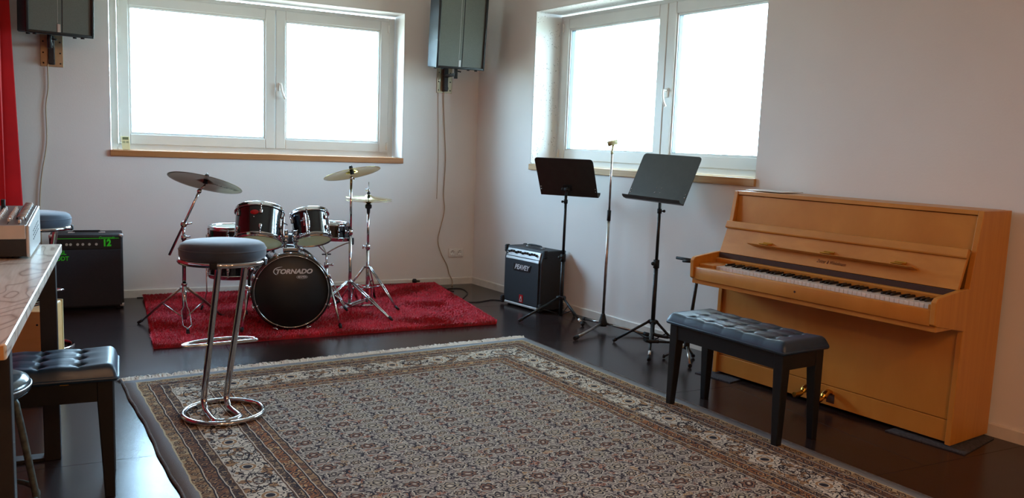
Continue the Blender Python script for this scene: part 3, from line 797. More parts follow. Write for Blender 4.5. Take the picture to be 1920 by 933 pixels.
def tom(label, c, rad, dep, tiltx, rolly, yaw=0, badge=False, hx_=0, ph=0):
    M4 = T(*c) @ Matrix.Rotation(rolly, 4, 'Y') @ Matrix.Rotation(tiltx, 4, 'X') @ Matrix.Rotation(yaw, 4, 'Z')
    r = drum('tom_drum', label, 'drum', rad, dep, M4, 6, group='drums of the kit', lug_phase=ph)
    if badge:
        q = MB(); q.lathe([(0, .003), (.026, .002), (.027, 0)], 24, mat=T(-.06, -math.sqrt(rad**2-.0036)-.001, .045) @ Matrix.Rotation(R(-24), 4, 'Z') @ Matrix.Rotation(PI/2, 4, 'X') @ Matrix.Diagonal((1, .62, 1, 1))); q.build('badge', 'red_led', r, 'small red oval badge')
        q = MB(); q.sphere((-.063, -math.sqrt(rad**2-.0039)-.001, .012), .005, 8); q.build('air_vent', 'chrome', r)
    a = R(hx_)
    q = MB(); p = Vector((math.cos(a), math.sin(a), 0)); t_ = Vector((-p.y, p.x, 0))
    b0 = p*(rad+.004); 
    q.box(-.024, .024, -.010, .010, -.034, .034, .008, 2, mat=Matrix(((t_.x, p.x, 0, b0.x), (t_.y, p.y, 0, b0.y), (0, 0, 1, 0), (0, 0, 0, 1))))
    b1 = p*(rad+.022)
    q.tube(smooth([b1 + Vector((0, 0, .055)), b1, b1 + Vector((0, 0, -.07)), b1 + Vector((0, 0, -.095)) + t_*.0 + p*.006, b1 + Vector((0, 0, -.105)) + t_*(.05 if hx_ < 250 and hx_ > 180 else -.05)]), .0068, 8)
    q.tube([b1 + t_*-.03 + p*.012, b1 + t_*.03 + p*.012], .004, 6); q.build('holder_bracket', 'chrome', r)
    return r
tom('black tom drum with red oval badge, left one above the bass drum', (-2.190, -1.42, .706), .153, .225, R(-25), R(7.5), 0, True, -38, R(22))
tom('black tom drum with cream bottom head, right one above the bass drum', (-1.845, -1.42, .700), .124, .195, R(-25), R(-1.5), 0, False, -115, R(-50))
# floor tom
ft = drum('floor_tom', 'black floor tom on three thin legs beside the left cymbal stand', 'drum', .172, .36, T(-2.27, -.80, .462), 6, group='drums of the kit', lug_phase=R(10))
for a in (170, 285, 40):
    q = MB(); c_, s_ = math.cos(R(a)), math.sin(R(a)); q.box(.172, .200, -.012, .012, -.03, .02, .005, 2, mat=Matrix.Rotation(R(a), 4, 'Z'))
    q.tube([(c_*.188, s_*.188, .12), (c_*.188, s_*.188, -.30), (c_*.20, s_*.20, -.36), (c_*.225, s_*.225, -.42)], .0045, 8); lg = q.build('leg', 'chrome', ft)
    q = MB(); q.cyl((c_*.219, s_*.219, -.405), (c_*.227, s_*.227, -.434), .0085, 8); q.build('rubber_foot', 'rubber', lg)
# snare on its stand
SN = Vector((-1.600, -.86, .613))
sn = drum('snare_drum', 'small black snare drum behind the right tom', 'drum', .172, .125, T(*SN) @ Matrix.Rotation(R(3), 4, 'Y') @ Matrix.Rotation(R(-3), 4, 'X'), 8, group='drums of the kit', lug_phase=R(15))
q = MB(); q.box(.172, .186, -.012, .012, -.05, .05, .003, mat=Matrix.Rotation(R(-25), 4, 'Z')); q.build('strainer', 'chrome', sn)
def tripod_legs(q, c, hub_z, low_z, feet, r=.006, double=.009, foot_z=.0, parent=None, footmat='rubber', mat='chrome', brace=True, mid=.45):
    """each leg its own part: double flat bars from the hub to the foot, a brace to the low collar"""
    c = Vector(c)
    for f in feet:
        f = Vector(f); d = Vector((f.x-c.x, f.y-c.y, 0)); n = Vector((-d.y, d.x, 0)).normalized(); dn = d.normalized()
        h = Vector((c.x, c.y, hub_z)) + dn*.022
        ft_ = Vector((f.x, f.y, foot_z+.014))
        l = MB()
        for s in ((-1, 1) if double else (0,)):
            l.tube([h + n*s*(double or 0), h.lerp(ft_, .5) + n*s*(double or 0)*1.25, ft_ - dn*.012 + n*s*(double or 0)*.45], r, 8)
        if double: l.cyl(h - n*.014, h + n*.014, .006, 8)
        if brace:
            mp = h.lerp(ft_, mid); lo = Vector((c.x, c.y, low_z)) + dn*.016
            l.tube([mp, lo], r*.8, 6); l.sphere(mp, r*1.6, 8)
        lo_ = l.build('leg', mat, parent)
        k = MB(); k.tube([ft_ - dn*.022 + Vector((0, 0, .012)), ft_ + dn*.012 + Vector((0, 0, -.008))], .011, 8, r2=.009); k.build('rubber_foot', footmat, lo_)
def snare_stand():
    r = thing('snare_stand', 'low chrome stand holding the snare drum', 'stand', (0, 0, 0))
    c = Vector((SN.x+.0, SN.y, 0))
    q = MB(); q.cyl((c.x, c.y, .10), (c.x, c.y, .36), .0125, 12); q.cyl((c.x, c.y, .30), (c.x, c.y, .44), .008, 10); q.build('tube', 'chrome', r)
    q = MB(); q.cyl((c.x, c.y, .33), (c.x, c.y, .37), .018, 12); q.tube([(c.x, c.y, .35), (c.x+.035, c.y-.02, .35)], .006, 8); q.sphere((c.x+.04, c.y-.022, .352), .011, 8); q.build('wing_nut', 'chrome', r)
    q = MB(); q.box(c.x-.035, c.x+.035, c.y-.006, c.y+.006, .425, .435, .003); q.build('tilter', 'black', r)
    for a in (-20, 100, 220):
        d = Vector((math.cos(R(a)), math.sin(R(a)), 0))
        q = MB(); q.tube(smooth([c+Vector((0, 0, .435)), c+d*.05+Vector((0, 0, .47)), c+d*.15+Vector((0, 0, .528-d.x*.01)), c+d*.198+Vector((0, 0, .535-d.x*.01)), c+d*.200+Vector((0, 0, .562-d.x*.01))]), .005, 8); ar = q.build('basket_arm', 'chrome', r)
        q = MB(); e1 = c+d*.197; q.box(-.012, .008, -.012, .012, .518, .572, .004, 2, mat=T(e1.x, e1.y, -d.x*.01) @ Matrix.Rotation(R(a), 4, 'Z')); q.build('rubber_tip', 'rubber', ar)
    tripod_legs(q, c, .26, .11, [c+Vector((math.cos(R(a))*.24, math.sin(R(a))*.24, 0)) for a in (55, 175, 295)], foot_z=RZ, parent=r)
snare_stand()
def cymbal(label, c, rad, tiltx, rolly, mat, nut=True, bell=.032, flip=False, group='cymbals of the drum kit', logo=None):
    M4 = T(*c) @ Matrix.Rotation(rolly, 4, 'Y') @ Matrix.Rotation(tiltx, 4, 'X')
    r = thing('cymbal', label, 'cymbal', mat=M4, group=group)
    prof = [(.006, bell), (rad*.10, bell-.003), (rad*.20, bell-.013), (rad*.235, .0145), (rad*.30, .0125)] + [(rad*(.3+.7*k/8), .0125*(1-(k/8)**1.3)) for k in range(1, 9)]
    if flip: prof = [(a, -b) for a, b in prof]
    q = MB(); q.lathe(prof + [(a, b-.0014) for a, b in prof[::-1]], 72); q.build('bronze_disc', mat, r)
    if nut and not flip:
        q = MB(); q.lathe([(0, bell+.026), (.012, bell+.026), (.015, bell+.016), (.013, bell+.002), (0, bell+.002)], 16); q.lathe([(0, -.006), (.016, -.004), (.013, bell-.006), (0, bell-.006)], 16); q.build('felt_washer', 'rubber', r)
    if logo:
        t_ = text('cymbal_script', logo, .055, 'black', r, T(rad*.52, -rad*.05, .004-.0035) @ Matrix.Rotation(R(8), 4, 'Z') @ Matrix.Rotation(PI, 4, 'X'), .0003, .3)
    return r
# left crash on a boom stand
cL = Vector((-2.515, -1.30, .985))
cymbal('dull bronze cymbal on the slanted boom stand, left side of the kit', cL, .238, R(-13), R(14.5), 'brass_dark', logo='PAISTE')
def stand_tube(r, c, z0, z1, z2, coll=True):
    q = MB(); q.cyl((c.x, c.y, z0), (c.x, c.y, z1), .0125, 14); q.build('lower_tube', 'chrome', r)
    q = MB(); q.cyl((c.x, c.y, z1-.02), (c.x, c.y, z2), .0095, 14); q.build('upper_tube', 'chrome', r)
    q = MB(); q.cyl((c.x, c.y, z1-.028), (c.x, c.y, z1+.012), .0175, 12); q.tube([(c.x-.01, c.y-.01, z1-.006), (c.x-.04, c.y-.02, z1-.004)], .005, 8); q.tube([(c.x-.044, c.y-.02, z1-.020), (c.x-.044, c.y-.022, z1+.012)], .0045, 8); q.build('clamp_collar', 'chrome', r)
def cymstand_left():
    r = thing('cymbal_stand', 'chrome boom stand of the dull left cymbal, arm slanting down left', 'stand', group='cymbal stands of the kit')
    c = Vector((-2.640, -1.17, 0)); top = .700
    q = MB(); q.cyl((c.x, c.y, .05), (c.x, c.y, .30), .015, 14); q.cyl((c.x, c.y, .28), (c.x, c.y, .60), .0125, 14); q.build('lower_tube', 'chrome', r)
    q = MB(); q.cyl((c.x, c.y, .58), (c.x, c.y, top-.01), .0095, 12); q.build('upper_tube', 'chrome', r)
    q = MB(); q.cyl((c.x, c.y, .285), (c.x, c.y, .30), .019, 12); q.build('leg_collar', 'chrome', r); q = MB(); q.cyl((c.x, c.y, .595), (c.x, c.y, .625), .017, 12); q.tube([(c.x+.01, c.y-.01, .612), (c.x+.04, c.y-.02, .618)], .005, 8); q.build('clamp_collar', 'chrome', r)
    j = Vector((c.x, c.y-.012, top)); e1 = Vector((cL.x-.035, cL.y+.01, cL.z-.055)); d = (e1-j).normalized(); e0 = j - d*.255
    q = MB(); q.tube([e0, e1], .0085, 12); q.build('boom_arm', 'chrome', r)
    q = MB(); q.sphere(j, .022, 14, (1, .8, 1)); q.cyl(j+Vector((0, -.02, 0)), j+Vector((0, .025, 0)), .012, 10); q.tube([j+Vector((.01, -.02, 0)), j+Vector((.05, -.035, .012))], .005, 8); q.build('boom_joint', 'chrome', r)
    q = MB(); q.sphere(e1+Vector((0, 0, .0)), .016, 12); q.tube([e1, cL+Vector((.0, .0, -.012))], .006, 8); q.tube([cL+Vector((0, 0, -.012)), cL+Vector((.014, .012, .066))], .0035, 8); q.build('tilter', 'chrome', r)
    tripod_legs(None, c, .265, .065, [(-2.915, -1.0, 0), (-2.36, -.98, 0)], foot_z=.0, parent=r, mat='dchrome')
    # the third leg points at the viewer: a folded wire brace with a rubber foot
    q = MB(); w = [(0, .02, .262), (-.010, -.06, .22), (-.012, -.14, .165), (-.030, -.17, .14), (-.030, -.30, .07), (-.004, -.335, .058), (.022, -.30, .07), (.020, -.17, .14), (.008, -.14, .165), (.006, -.06, .22)]
    q.tube([(c.x-.004+x, c.y+y, z) for x, y, z in w], .0035, 6, True); q.build('wire_brace', 'chrome', r)
    q = MB(); q.prism([(-.013, 0), (.013, 0), (.008, .04), (-.008, .04)], -.012, .012, 'y', mat=T(c.x-.008, c.y-.342, RZ-.008)); q.build('rubber_foot', 'rubber', r)
cymstand_left()
# right crash
cR = Vector((-1.452, -1.02, 1.055))
cymbal('shiny golden cymbal tilted on the tallest stand of the kit', cR, .213, R(-15), R(-9.5), 'brass')
def cymstand_right():
    r = thing('cymbal_stand', 'tall straight chrome stand under the golden cymbal', 'stand', group='cymbal stands of the kit')
    c = Vector((-1.457, -1.015, 0))
    stand_tube(r, c, .05, .625, 1.02)
    q = MB(); q.sphere((c.x, c.y, 1.022), .013, 10); q.tube([(c.x, c.y, 1.02), (c.x+.03, c.y-.012, 1.014)], .006, 8); q.tube([(c.x, c.y, 1.02), (c.x+.004, c.y, 1.05), (c.x, c.y+.012, 1.115)], .0035, 8); q.build('tilter', 'chrome', r)
    q = MB(); q.cyl((c.x, c.y, .225), (c.x, c.y, .25), .02, 12); q.cyl((c.x, c.y, .052), (c.x, c.y, .075), .018, 12); q.build('leg_collar', 'chrome', r)
    tripod_legs(None, c, .24, .062, [(-1.285, -1.50, 0), (-1.72, -1.05, 0), (-1.30, -.66, 0)], foot_z=RZ, parent=r)
cymstand_right()
# hi-hat
HC = Vector((-1.298, -.935, 0))
cymbal('upper pale cymbal of the hi-hat pair', HC+Vector((0, 0, .868)), .178, R(1), R(2), 'brass', bell=.026, nut=False, group='hi-hat cymbals')
cymbal('lower pale cymbal of the hi-hat pair', HC+Vector((0, 0, .850)), .178, R(0), R(0), 'brass', bell=.026, nut=False, flip=True, group='hi-hat cymbals')
def hihat():
    r = thing('hi_hat_stand', 'chrome hi-hat stand, rightmost stand of the drum kit', 'stand')
    c = HC
    stand_tube(r, c, .06, .50, .76)
    q = MB(); q.cyl((c.x, c.y, .76), (c.x, c.y, .99), .003, 8); q.build('pull_rod', 'chrome', r)
    q = MB(); q.lathe([(0, .75), (.012, .75), (.014, .785), (.024, .79), (.026, .812), (.018, .822), (0, .822)], 16, mat=T(c.x, c.y, 0)); q.build('cymbal_seat', 'rubber', r)
    q = MB(); q.cyl((c.x, c.y, .896), (c.x, c.y, .912), .012, 12); q.build('felt_washer', 'rubber', r)
    q = MB(); q.cyl((c.x, c.y, .912), (c.x, c.y, .94), .008, 10); q.tube([(c.x, c.y, .93), (c.x-.02, c.y-.004, .93)], .004, 8); q.tube([(c.x-.022, c.y-.005, .918), (c.x-.022, c.y-.005, .944)], .004, 8); q.build('clutch', 'chrome', r)
    q = MB(); q.cyl((c.x, c.y, .325), (c.x, c.y, .345), .020, 12); q.cyl((c.x, c.y, .165), (c.x, c.y, .18), .030, 12); q.build('leg_collar', 'chrome', r)
    tripod_legs(None, c, .335, .172, [(-1.118, -1.15, 0), (-1.50, -.80, 0), (-1.15, -.66, 0)], foot_z=RZ, parent=r)
    q = MB(); q.box(c.x-.045, c.x-.030, c.y-.01, c.y+.01, RZ, .17, .002); q.box(c.x+.030, c.x+.045, c.y-.01, c.y+.01, RZ, .17, .002); q.box(c.x-.045, c.x+.045, c.y-.03, c.y+.02, RZ-.004, RZ+.012, .003); q.build('pedal_frame', 'chrome', r)
    q = MB(); q.box(-.24, -.02, -.035, .035, -.004, .004, .002, mat=T(c.x, c.y+.03, .075) @ Matrix.Rotation(R(12), 4, 'Z') @ Matrix.Rotation(R(-14), 4, 'Y')); q.build('foot_pedal', 'dchrome', r)
hihat()
# drum throne behind the bass drum
th = thing('drum_throne', 'dark round drum throne behind the bass drum, seen between the toms', 'stool', (-1.86, -.60, 0))
q = MB(); q.lathe([(0, .50), (.145, .50), (.155, .515), (.155, .555), (.14, .572), (0, .578)], 32); q.build('seat', 'vinyl', th)
q = MB(); q.cyl((0, 0, .10), (0, 0, .50), .014, 12); q.build('tube', 'chrome', th)
tripod_legs(None, (0, 0, 0), .28, .11, [(math.cos(R(a))*.24, math.sin(R(a))*.24, 0) for a in (100, 220, 340)], foot_z=RZ, parent=th)

# ------------------------------------------------------------------ small combo amplifier by the corner
def combo():
    c = Vector((-.1, -1.20, 0)); ang = math.atan2(-.470, .107)
    r = thing('guitar_amplifier', 'black guitar amplifier with silver control strip, near the room corner', 'amplifier', mat=T(-.095, -1.213, .012) @ Matrix.Rotation(ang, 4, 'Z'))
    W_, D, H = .47, .222, .478
    h = W_/2
    q = MB(); q.prism([(.004, 0), (.004, .390), (.026, .470), (.030, H), (D, H), (D, 0)], -h, h, 'x', bev=.006); q.build('cabinet', 'tolex', r)
    q = MB(); q.box(-h+.028, h-.028, -.006, .006, .03, .378, .002); g_ = q.build('grille', 'grille_blk', r)
    pan = T(0, .0, .388) @ Matrix.Rotation(R(-15), 4, 'X')
    q = MB(); q.box(-h+.03, h-.03, -.004, .004, .016, .078, .002, mat=pan); cp = q.build('control_panel', 'silver', r)
    q = MB(); q.box(-h+.03, h-.03, -.006, .004, -.010, .012, .002, mat=pan); q.build('trim_strip', 'silver', r)
    q = MB(); q.box(-h+.03, h-.03, -.010, .004, .008, .024, .002); q.build('lower_trim', 'silverp', r)
    q = MB(); q.lathe([(0, .016), (.008, .016), (.0105, 0)], 10, mat=Matrix.Rotation(PI/2, 4, 'X')); k0 = q.build('knob', 'black', cp)
    for k in range(13):
        o = k0 if k == 0 else k0.copy()
        if k: COL.objects.link(o); o.parent = cp
        o.matrix_local = pan @ T(-h+.058 + k*.0285, -.004, .048 + (.006 if k % 3 else 0))
    q = MB(); q.cyl((0, -.004, 0), (0, -.009, 0), .006, 10)
    k1 = q.build('jack', 'rubber', cp); k1.matrix_local = pan @ T(-h+.040, 0, .030)
    for sx in (-1, 1):
        for sz in (0, 1):
            for yy in ((.0, D) if sz else (.0, D)):
                q = MB(); z0 = H-.055 if sz else .0; 
                q.box(sx*(h+.003)-.014, sx*(h+.003)+.014, yy-.016, yy+.016, z0-.002, z0+.06, .008, 2) if not (sz and yy == 0) else q.box(sx*(h+.003)-.014, sx*(h+.003)+.014, .014, .052, z0-.002, z0+.062, .008, 2)
                for kk in range(3): q.box(sx*(h+.006)-.014, sx*(h+.006)+.014, yy-.019 + (.033 if sz and yy == 0 else 0), yy+.019+(.033 if sz and yy == 0 else 0), z0+.010+kk*.016, z0+.016+kk*.016, .002)
                q.build('corner_guard', 'rubber', r)
    q = MB(); q.tube(smooth([(-.085, .125, H), (-.075, .125, H+.016), (0, .125, H+.020), (.075, .125, H+.016), (.085, .125, H)]), .008, 8); hd = q.build('handle', 'rubber', r)
    for s in (-1, 1): q = MB(); q.box(s*.088-.016, s*.088+.016, .118, .142, H-.001, H+.010, .003, 2); q.build('handle_cap', 'silver', hd)
    q = MB(); q.prism([(-.112, -.027), (.098, -.027), (.118, .027), (-.092, .027)], -.004, .0, 'y', mat=T(.0, -.006, .322)); lp = q.build('logo_plate', 'black', g_)
    text('amplifier_lettering', 'PEAVEY', .056, 'white_print', lp, T(.003, -.0105, .322) @ FRONT, .0006, .35, .0016, .92)
    q = MB(); q.box(-.016, .030, -.0085, -.005, .036, .100); bg_ = q.build('red_tag', 'red_led', g_)
    q = MB()
    for a, b_ in (((.007, .088), (-.008, .048)), ((-.008, .048), (.022, .048)), ((.022, .048), (.007, .088))): q.tube([(a[0], -.009, a[1]), (b_[0], -.009, b_[1])], .0030, 6)
    q.build('triangle_mark', 'white_print', bg_)
    for x in (-h+.05, h-.05):
        for y in (.03, D-.03): q = MB(); q.cyl((x, y, -.012), (x, y, .002), .014, 10); q.build('rubber_foot', 'rubber', r)
combo()

# ------------------------------------------------------------------ large combo amplifier at the left
def bigamp():
    r = thing('bass_amplifier', 'large black amplifier with green lettering, left of the red rug', 'amplifier', (-3.236, -.430, .018))
    h = .237; H = .535; D = .29
    q = MB(); q.box(-h, h, .006, D, 0, H, .008, 2); q.build('cabinet', 'tolex', r)
    q = MB(); q.box(-h+.012, h-.012, -.002, .01, .012, .425, .003); g = q.build('grille', 'grille_blk', r)
    q = MB(); q.box(-h+.012, h-.012, -.001, .01, .43, .522, .002); cp = q.build('control_panel', 'black', r)
    q = MB(); q.box(-h+.05, h-.150, -.0025, 0, .506, .5095); q.box(h-.05, h-.025, -.0025, 0, .506, .5095); q.build('green_line', 'green', cp)
    q = MB(); q.cyl((0, 0, 0), (0, -.012, 0), .009, 12); q.box(-.001, .001, -.014, -.011, 0, .008); k0 = q.build('knob', 'silver', cp)
    for i, x in enumerate((-.115, -.09, -.045, -.012, .03, .075)):
        o = k0 if i == 0 else k0.copy()
        if i: COL.objects.link(o); o.parent = cp
        o.location = (x-.012, -.001, .466)
    text('amplifier_number', '12', .066, 'green', cp, T(h-.106, -.003, .472) @ FRONT, .0005, 0, .0035, .85)
    text('amplifier_script', 'Commando', .022, 'green', cp, T(h-.106, -.003, .511) @ FRONT, .0004, .3, .0006, 1.0)
    text('amplifier_brand', 'GL\nDDT', .042, 'green', g, T(-h+.082, -.0035, .385) @ FRONT, .0005, 0, .001, .9)
    q = MB(); q.tube([(-.09, .13, H), (-.085, .13, H+.013), (.085, .13, H+.013), (.09, .13, H)], .007, 8); hd = q.build('handle', 'rubber', r)
    for s in (-1, 1): q = MB(); q.box(s*.10-.022, s*.10+.022, .12, .14, H-.001, H+.008, .002); q.build('handle_cap', 'silverp', hd)
    for sx in (-1, 1):
        for z0, z1 in ((-.003, .025), (H-.025, H+.003)):
            q = MB(); q.box(sx*(h-.012)-.015, sx*(h-.012)+.015, .003, .03, z0, z1, .006, 2); q.build('metal_corner', 'silver', r)
        for y in (.04, D-.04): q = MB(); q.cyl((sx*(h-.04), y, -.018), (sx*(h-.04), y, .002), .016, 10); q.build('rubber_foot', 'rubber', r)
bigamp()

# ------------------------------------------------------------------ wall speakers on brackets
def speaker(label, loc, yaw, pitch):
    r = thing('wall_speaker', label, 'speaker', mat=T(*loc) @ Matrix.Rotation(yaw, 4, 'Z') @ Matrix.Rotation(pitch, 4, 'X'), group='wall speakers flanking the window')
    h = .213; H = .60; D = .30      # origin: front bottom centre
    q = MB(); q.prism([(-h, 0), (h, 0), (h-.008, D), (-h+.008, D)], 0, H, 'z', bev=.008); q.build('cabinet', 'spk_side', r)
    q = MB(); 
    q.box(-h, -h+.020, -.016, .01, 0, H, .004, 2); q.box(h-.020, h, -.016, .01, 0, H, .004, 2); q.box(-h+.01, h-.01, -.016, .01, 0, .020, .004, 2); q.box(-h+.01, h-.01, -.012, .01, H-.016, H, .004, 2); q.build('front_frame', 'black', r)
    for x0, x1 in ((-h+.017, .008), (.014, h-.017)):
        q = MB(); q.box(x0, x1, -.004, .004, .018, H-.018, .001); g = q.build('grille_cloth', 'spk_cloth', r)
    q = MB(); q.box(-.018, .002, -.007, -.003, .012, .075, .001); q.build('badge', 'silver', r)
    q = MB(); q.box(-.017, -.0155, -.0055, -.004, .08, H-.02); q.build('centre_strip', 'silverp', r)
    for x in (-.15, .15):
        for y in (.03, .24): q = MB(); q.cyl((x, y, -.010), (x, y, .001), .013, 10); q.build('rubber_foot', 'rubber', r)
def bracket(label, x, ztop, arm_to):
    r = thing('speaker_bracket', label, 'bracket', (x, 0, ztop), group='wall brackets under the speakers')
    q = MB(); q.box(-.074, .074, -.008, -.0005, -.20, .03, .002); q.build('wall_plate', 'steel', r)
    for sx in (-1, 1):
        for z in (-.02, -.10, -.175): q = MB(); q.sphere((sx*.055, -.010, z), .006, 8); q.build('screw', 'rubber', r)
    q = MB(); q.box(-.020, .020, -.05, -.008, -.185, .02, .004); q.cyl((0, -.03, -.05), (0, -.10, -.05), .016, 10); q.cyl((0, -.03, -.16), (0, -.06, -.16), .020, 12)
    q.box(-.016, .016, arm_to, -.04, -.062, -.038, .003); q.build('arm', 'blackm', r)
    q = MB(); q.cyl((.0, arm_to, -.085), (.0, arm_to, .045), .0165, 12); q.tube([(.01, arm_to, -.02), (.045, arm_to-.01, -.025)], .006, 8); q.build('pole_stub', 'blackm', r)
speaker('black and grey wall speaker at the top left beside the curtain', (-3.366, -.435, 1.945), R(15), R(5))
speaker('black and grey wall speaker between the two windows', (-.395, -.50, 1.930), R(-5), R(6))
bracket('steel bracket with black arm under the left wall speaker', -3.440, 1.955, -.24)
bracket('steel bracket with black arm under the right wall speaker', -.339, 1.955, -.27)
def cable(label, pts, r, mat, n=6, grp=None):
    q = MB(); q.tube(smooth(pts, n), r, 6); o = q.build('cable', mat); tag(o, label, 'cable', grp); return o
cable('beige cable hanging from the left wall speaker', [(-3.46, -.016, 1.955), (-3.468, -.014, 1.78), (-3.47, -.012, 1.6), (-3.488, -.012, 1.46), (-3.49, -.012, 1.2), (-3.53, -.012, .95), (-3.548, -.012, .72), (-3.545, -.02, .5), (-3.55, -.02, .03)], .0045, 'cable_b')
cable('thin pale cable running straight down the wall beside the window', [(-.397, -.012, 1.955), (-.397, -.006, 1.77), (-.385, -.006, 1.4), (-.379, -.006, 1.15), (-.381, -.006, .95), (-.383, -.006, .80)], .0026, 'cable_b')
cable('beige cable wandering down the wall from the right speaker to the floor', [(-.341, -.03, 1.80), (-.345, -.010, 1.7), (-.325, -.010, 1.4), (-.308, -.008, 1.15), (-.318, -.008, .85), (-.305, -.008, .70), (-.335, -.008, .55), (-.362, -.008, .42), (-.33, -.010, .30), (-.265, -.010, .18), (-.245, -.02, .10), (-.215, -.024, .045), (-.222, -.05, .006), (-.25, -.10, .004)], .0042, 'cable_b')
cable('black power cable curling over the floor to the small amplifier', [(-.47, -.10, .012), (-.43, -.20, .004), (-.40, -.27, .004), (-.33, -.24, .004), (-.24, -.25, .004), (-.22, -.33, .004), (-.26, -.50, .004), (-.36, -.66, .004), (-.43, -.78, .004), (-.42, -.87, .004), (-.34, -.90, .004), (-.24, -.86, .004), (-.17, -.84, .004), (-.08, -.90, .004), (.12, -.93, .004), (.14, -.98, .05)], .0038, 'cable_k')
cable('second black cable looping beside the red rug', [(-.56, -.075, .02), (-.42, -.13, .004), (-.36, -.22, .006), (-.37, -.31, .004), (-.34, -.38, .004)], .0035, 'cable_k')
q = MB(); q.lathe([(0, .034), (.016, .032), (.022, .018), (.020, 0), (0, 0)], 14); q.cyl((.015, 0, .012), (.05, .0, .010), .007, 8)
q = q.build('door_stop', 'rubber'); q.location = (-.585, -.022, .034); tag(q, 'black rubber plug on the floor by the back baseboard', 'plug')
cable('black cable along the foot of the back wall behind the drums', [(-2.9, -.030, .004), (-2.3, -.022, .004), (-1.6, -.030, .03), (-1.2, -.024, .03), (-.62, -.03, .03)], .003, 'cable_k')

# ------------------------------------------------------------------ socket, thermometer
def sockets():
    r = thing('wall_socket', 'white double power socket low on the back wall', 'socket', (-.178, 0, .298))
    q = MB(); q.box(-.0735, .0735, -.010, -.0005, -.041, .041, .004, 2); q.build('socket_plate', 'white', r)
    for x in (-.036, .036):
        q = MB(); q.lathe([(.027, -.0005), (.027, .004), (.022, .004), (.020, 0.0008), (0, .0006)], 28, mat=T(x, -.0105, 0) @ Matrix.Rotation(PI/2, 4, 'X')); so = q.build('socket_well', 'white', r)
        q = MB(); 
        for dx in (-.0095, .0095): q.cyl((x+dx, -.0105, 0), (x+dx, -.0125, 0), .0028, 8)
        for dz in (-.019, .019): q.box(x-.002, x+.002, -.0135, -.011, dz-.003, dz+.003)
        q.build('contact', 'rubber', so)
sockets()
def thermo():
    r = thing('thermometer', 'small cream digital thermometer leaning on the left end of the window sill', 'thermometer', mat=T(-2.950, .085, 1.1605) @ Matrix.Rotation(R(-10), 4, 'X'))
    q = MB(); q.prism([(-.030, 0), (.026, 0), (.022, .105), (-.040, .105)], -.008, .008, 'y', bev=.002); q.build('body', 'cream', r)
    q = MB(); q.box(-.028, .014, -.0095, -.008, .078, .098); q.build('display', 'lcd', r)
    for z in (.062, .053): q = MB(); q.box(-.028, -.008, -.0095, -.008, z, z+.005); q.box(-.002, .016, -.0095, -.008, z, z+.005); q.build('button_row', 'lcd', r)
thermo()
q = MB(); q.cyl((0, 0, 0), (0, 0, .012), .008, 10); q.cyl((0, 0, .012), (.002, 0, .02), .005, 8); q = q.build('plug_cap', 'white'); q.location = (-3.01, .12, 1.1605); tag(q, 'tiny white cap beside the thermometer on the sill', 'cap')

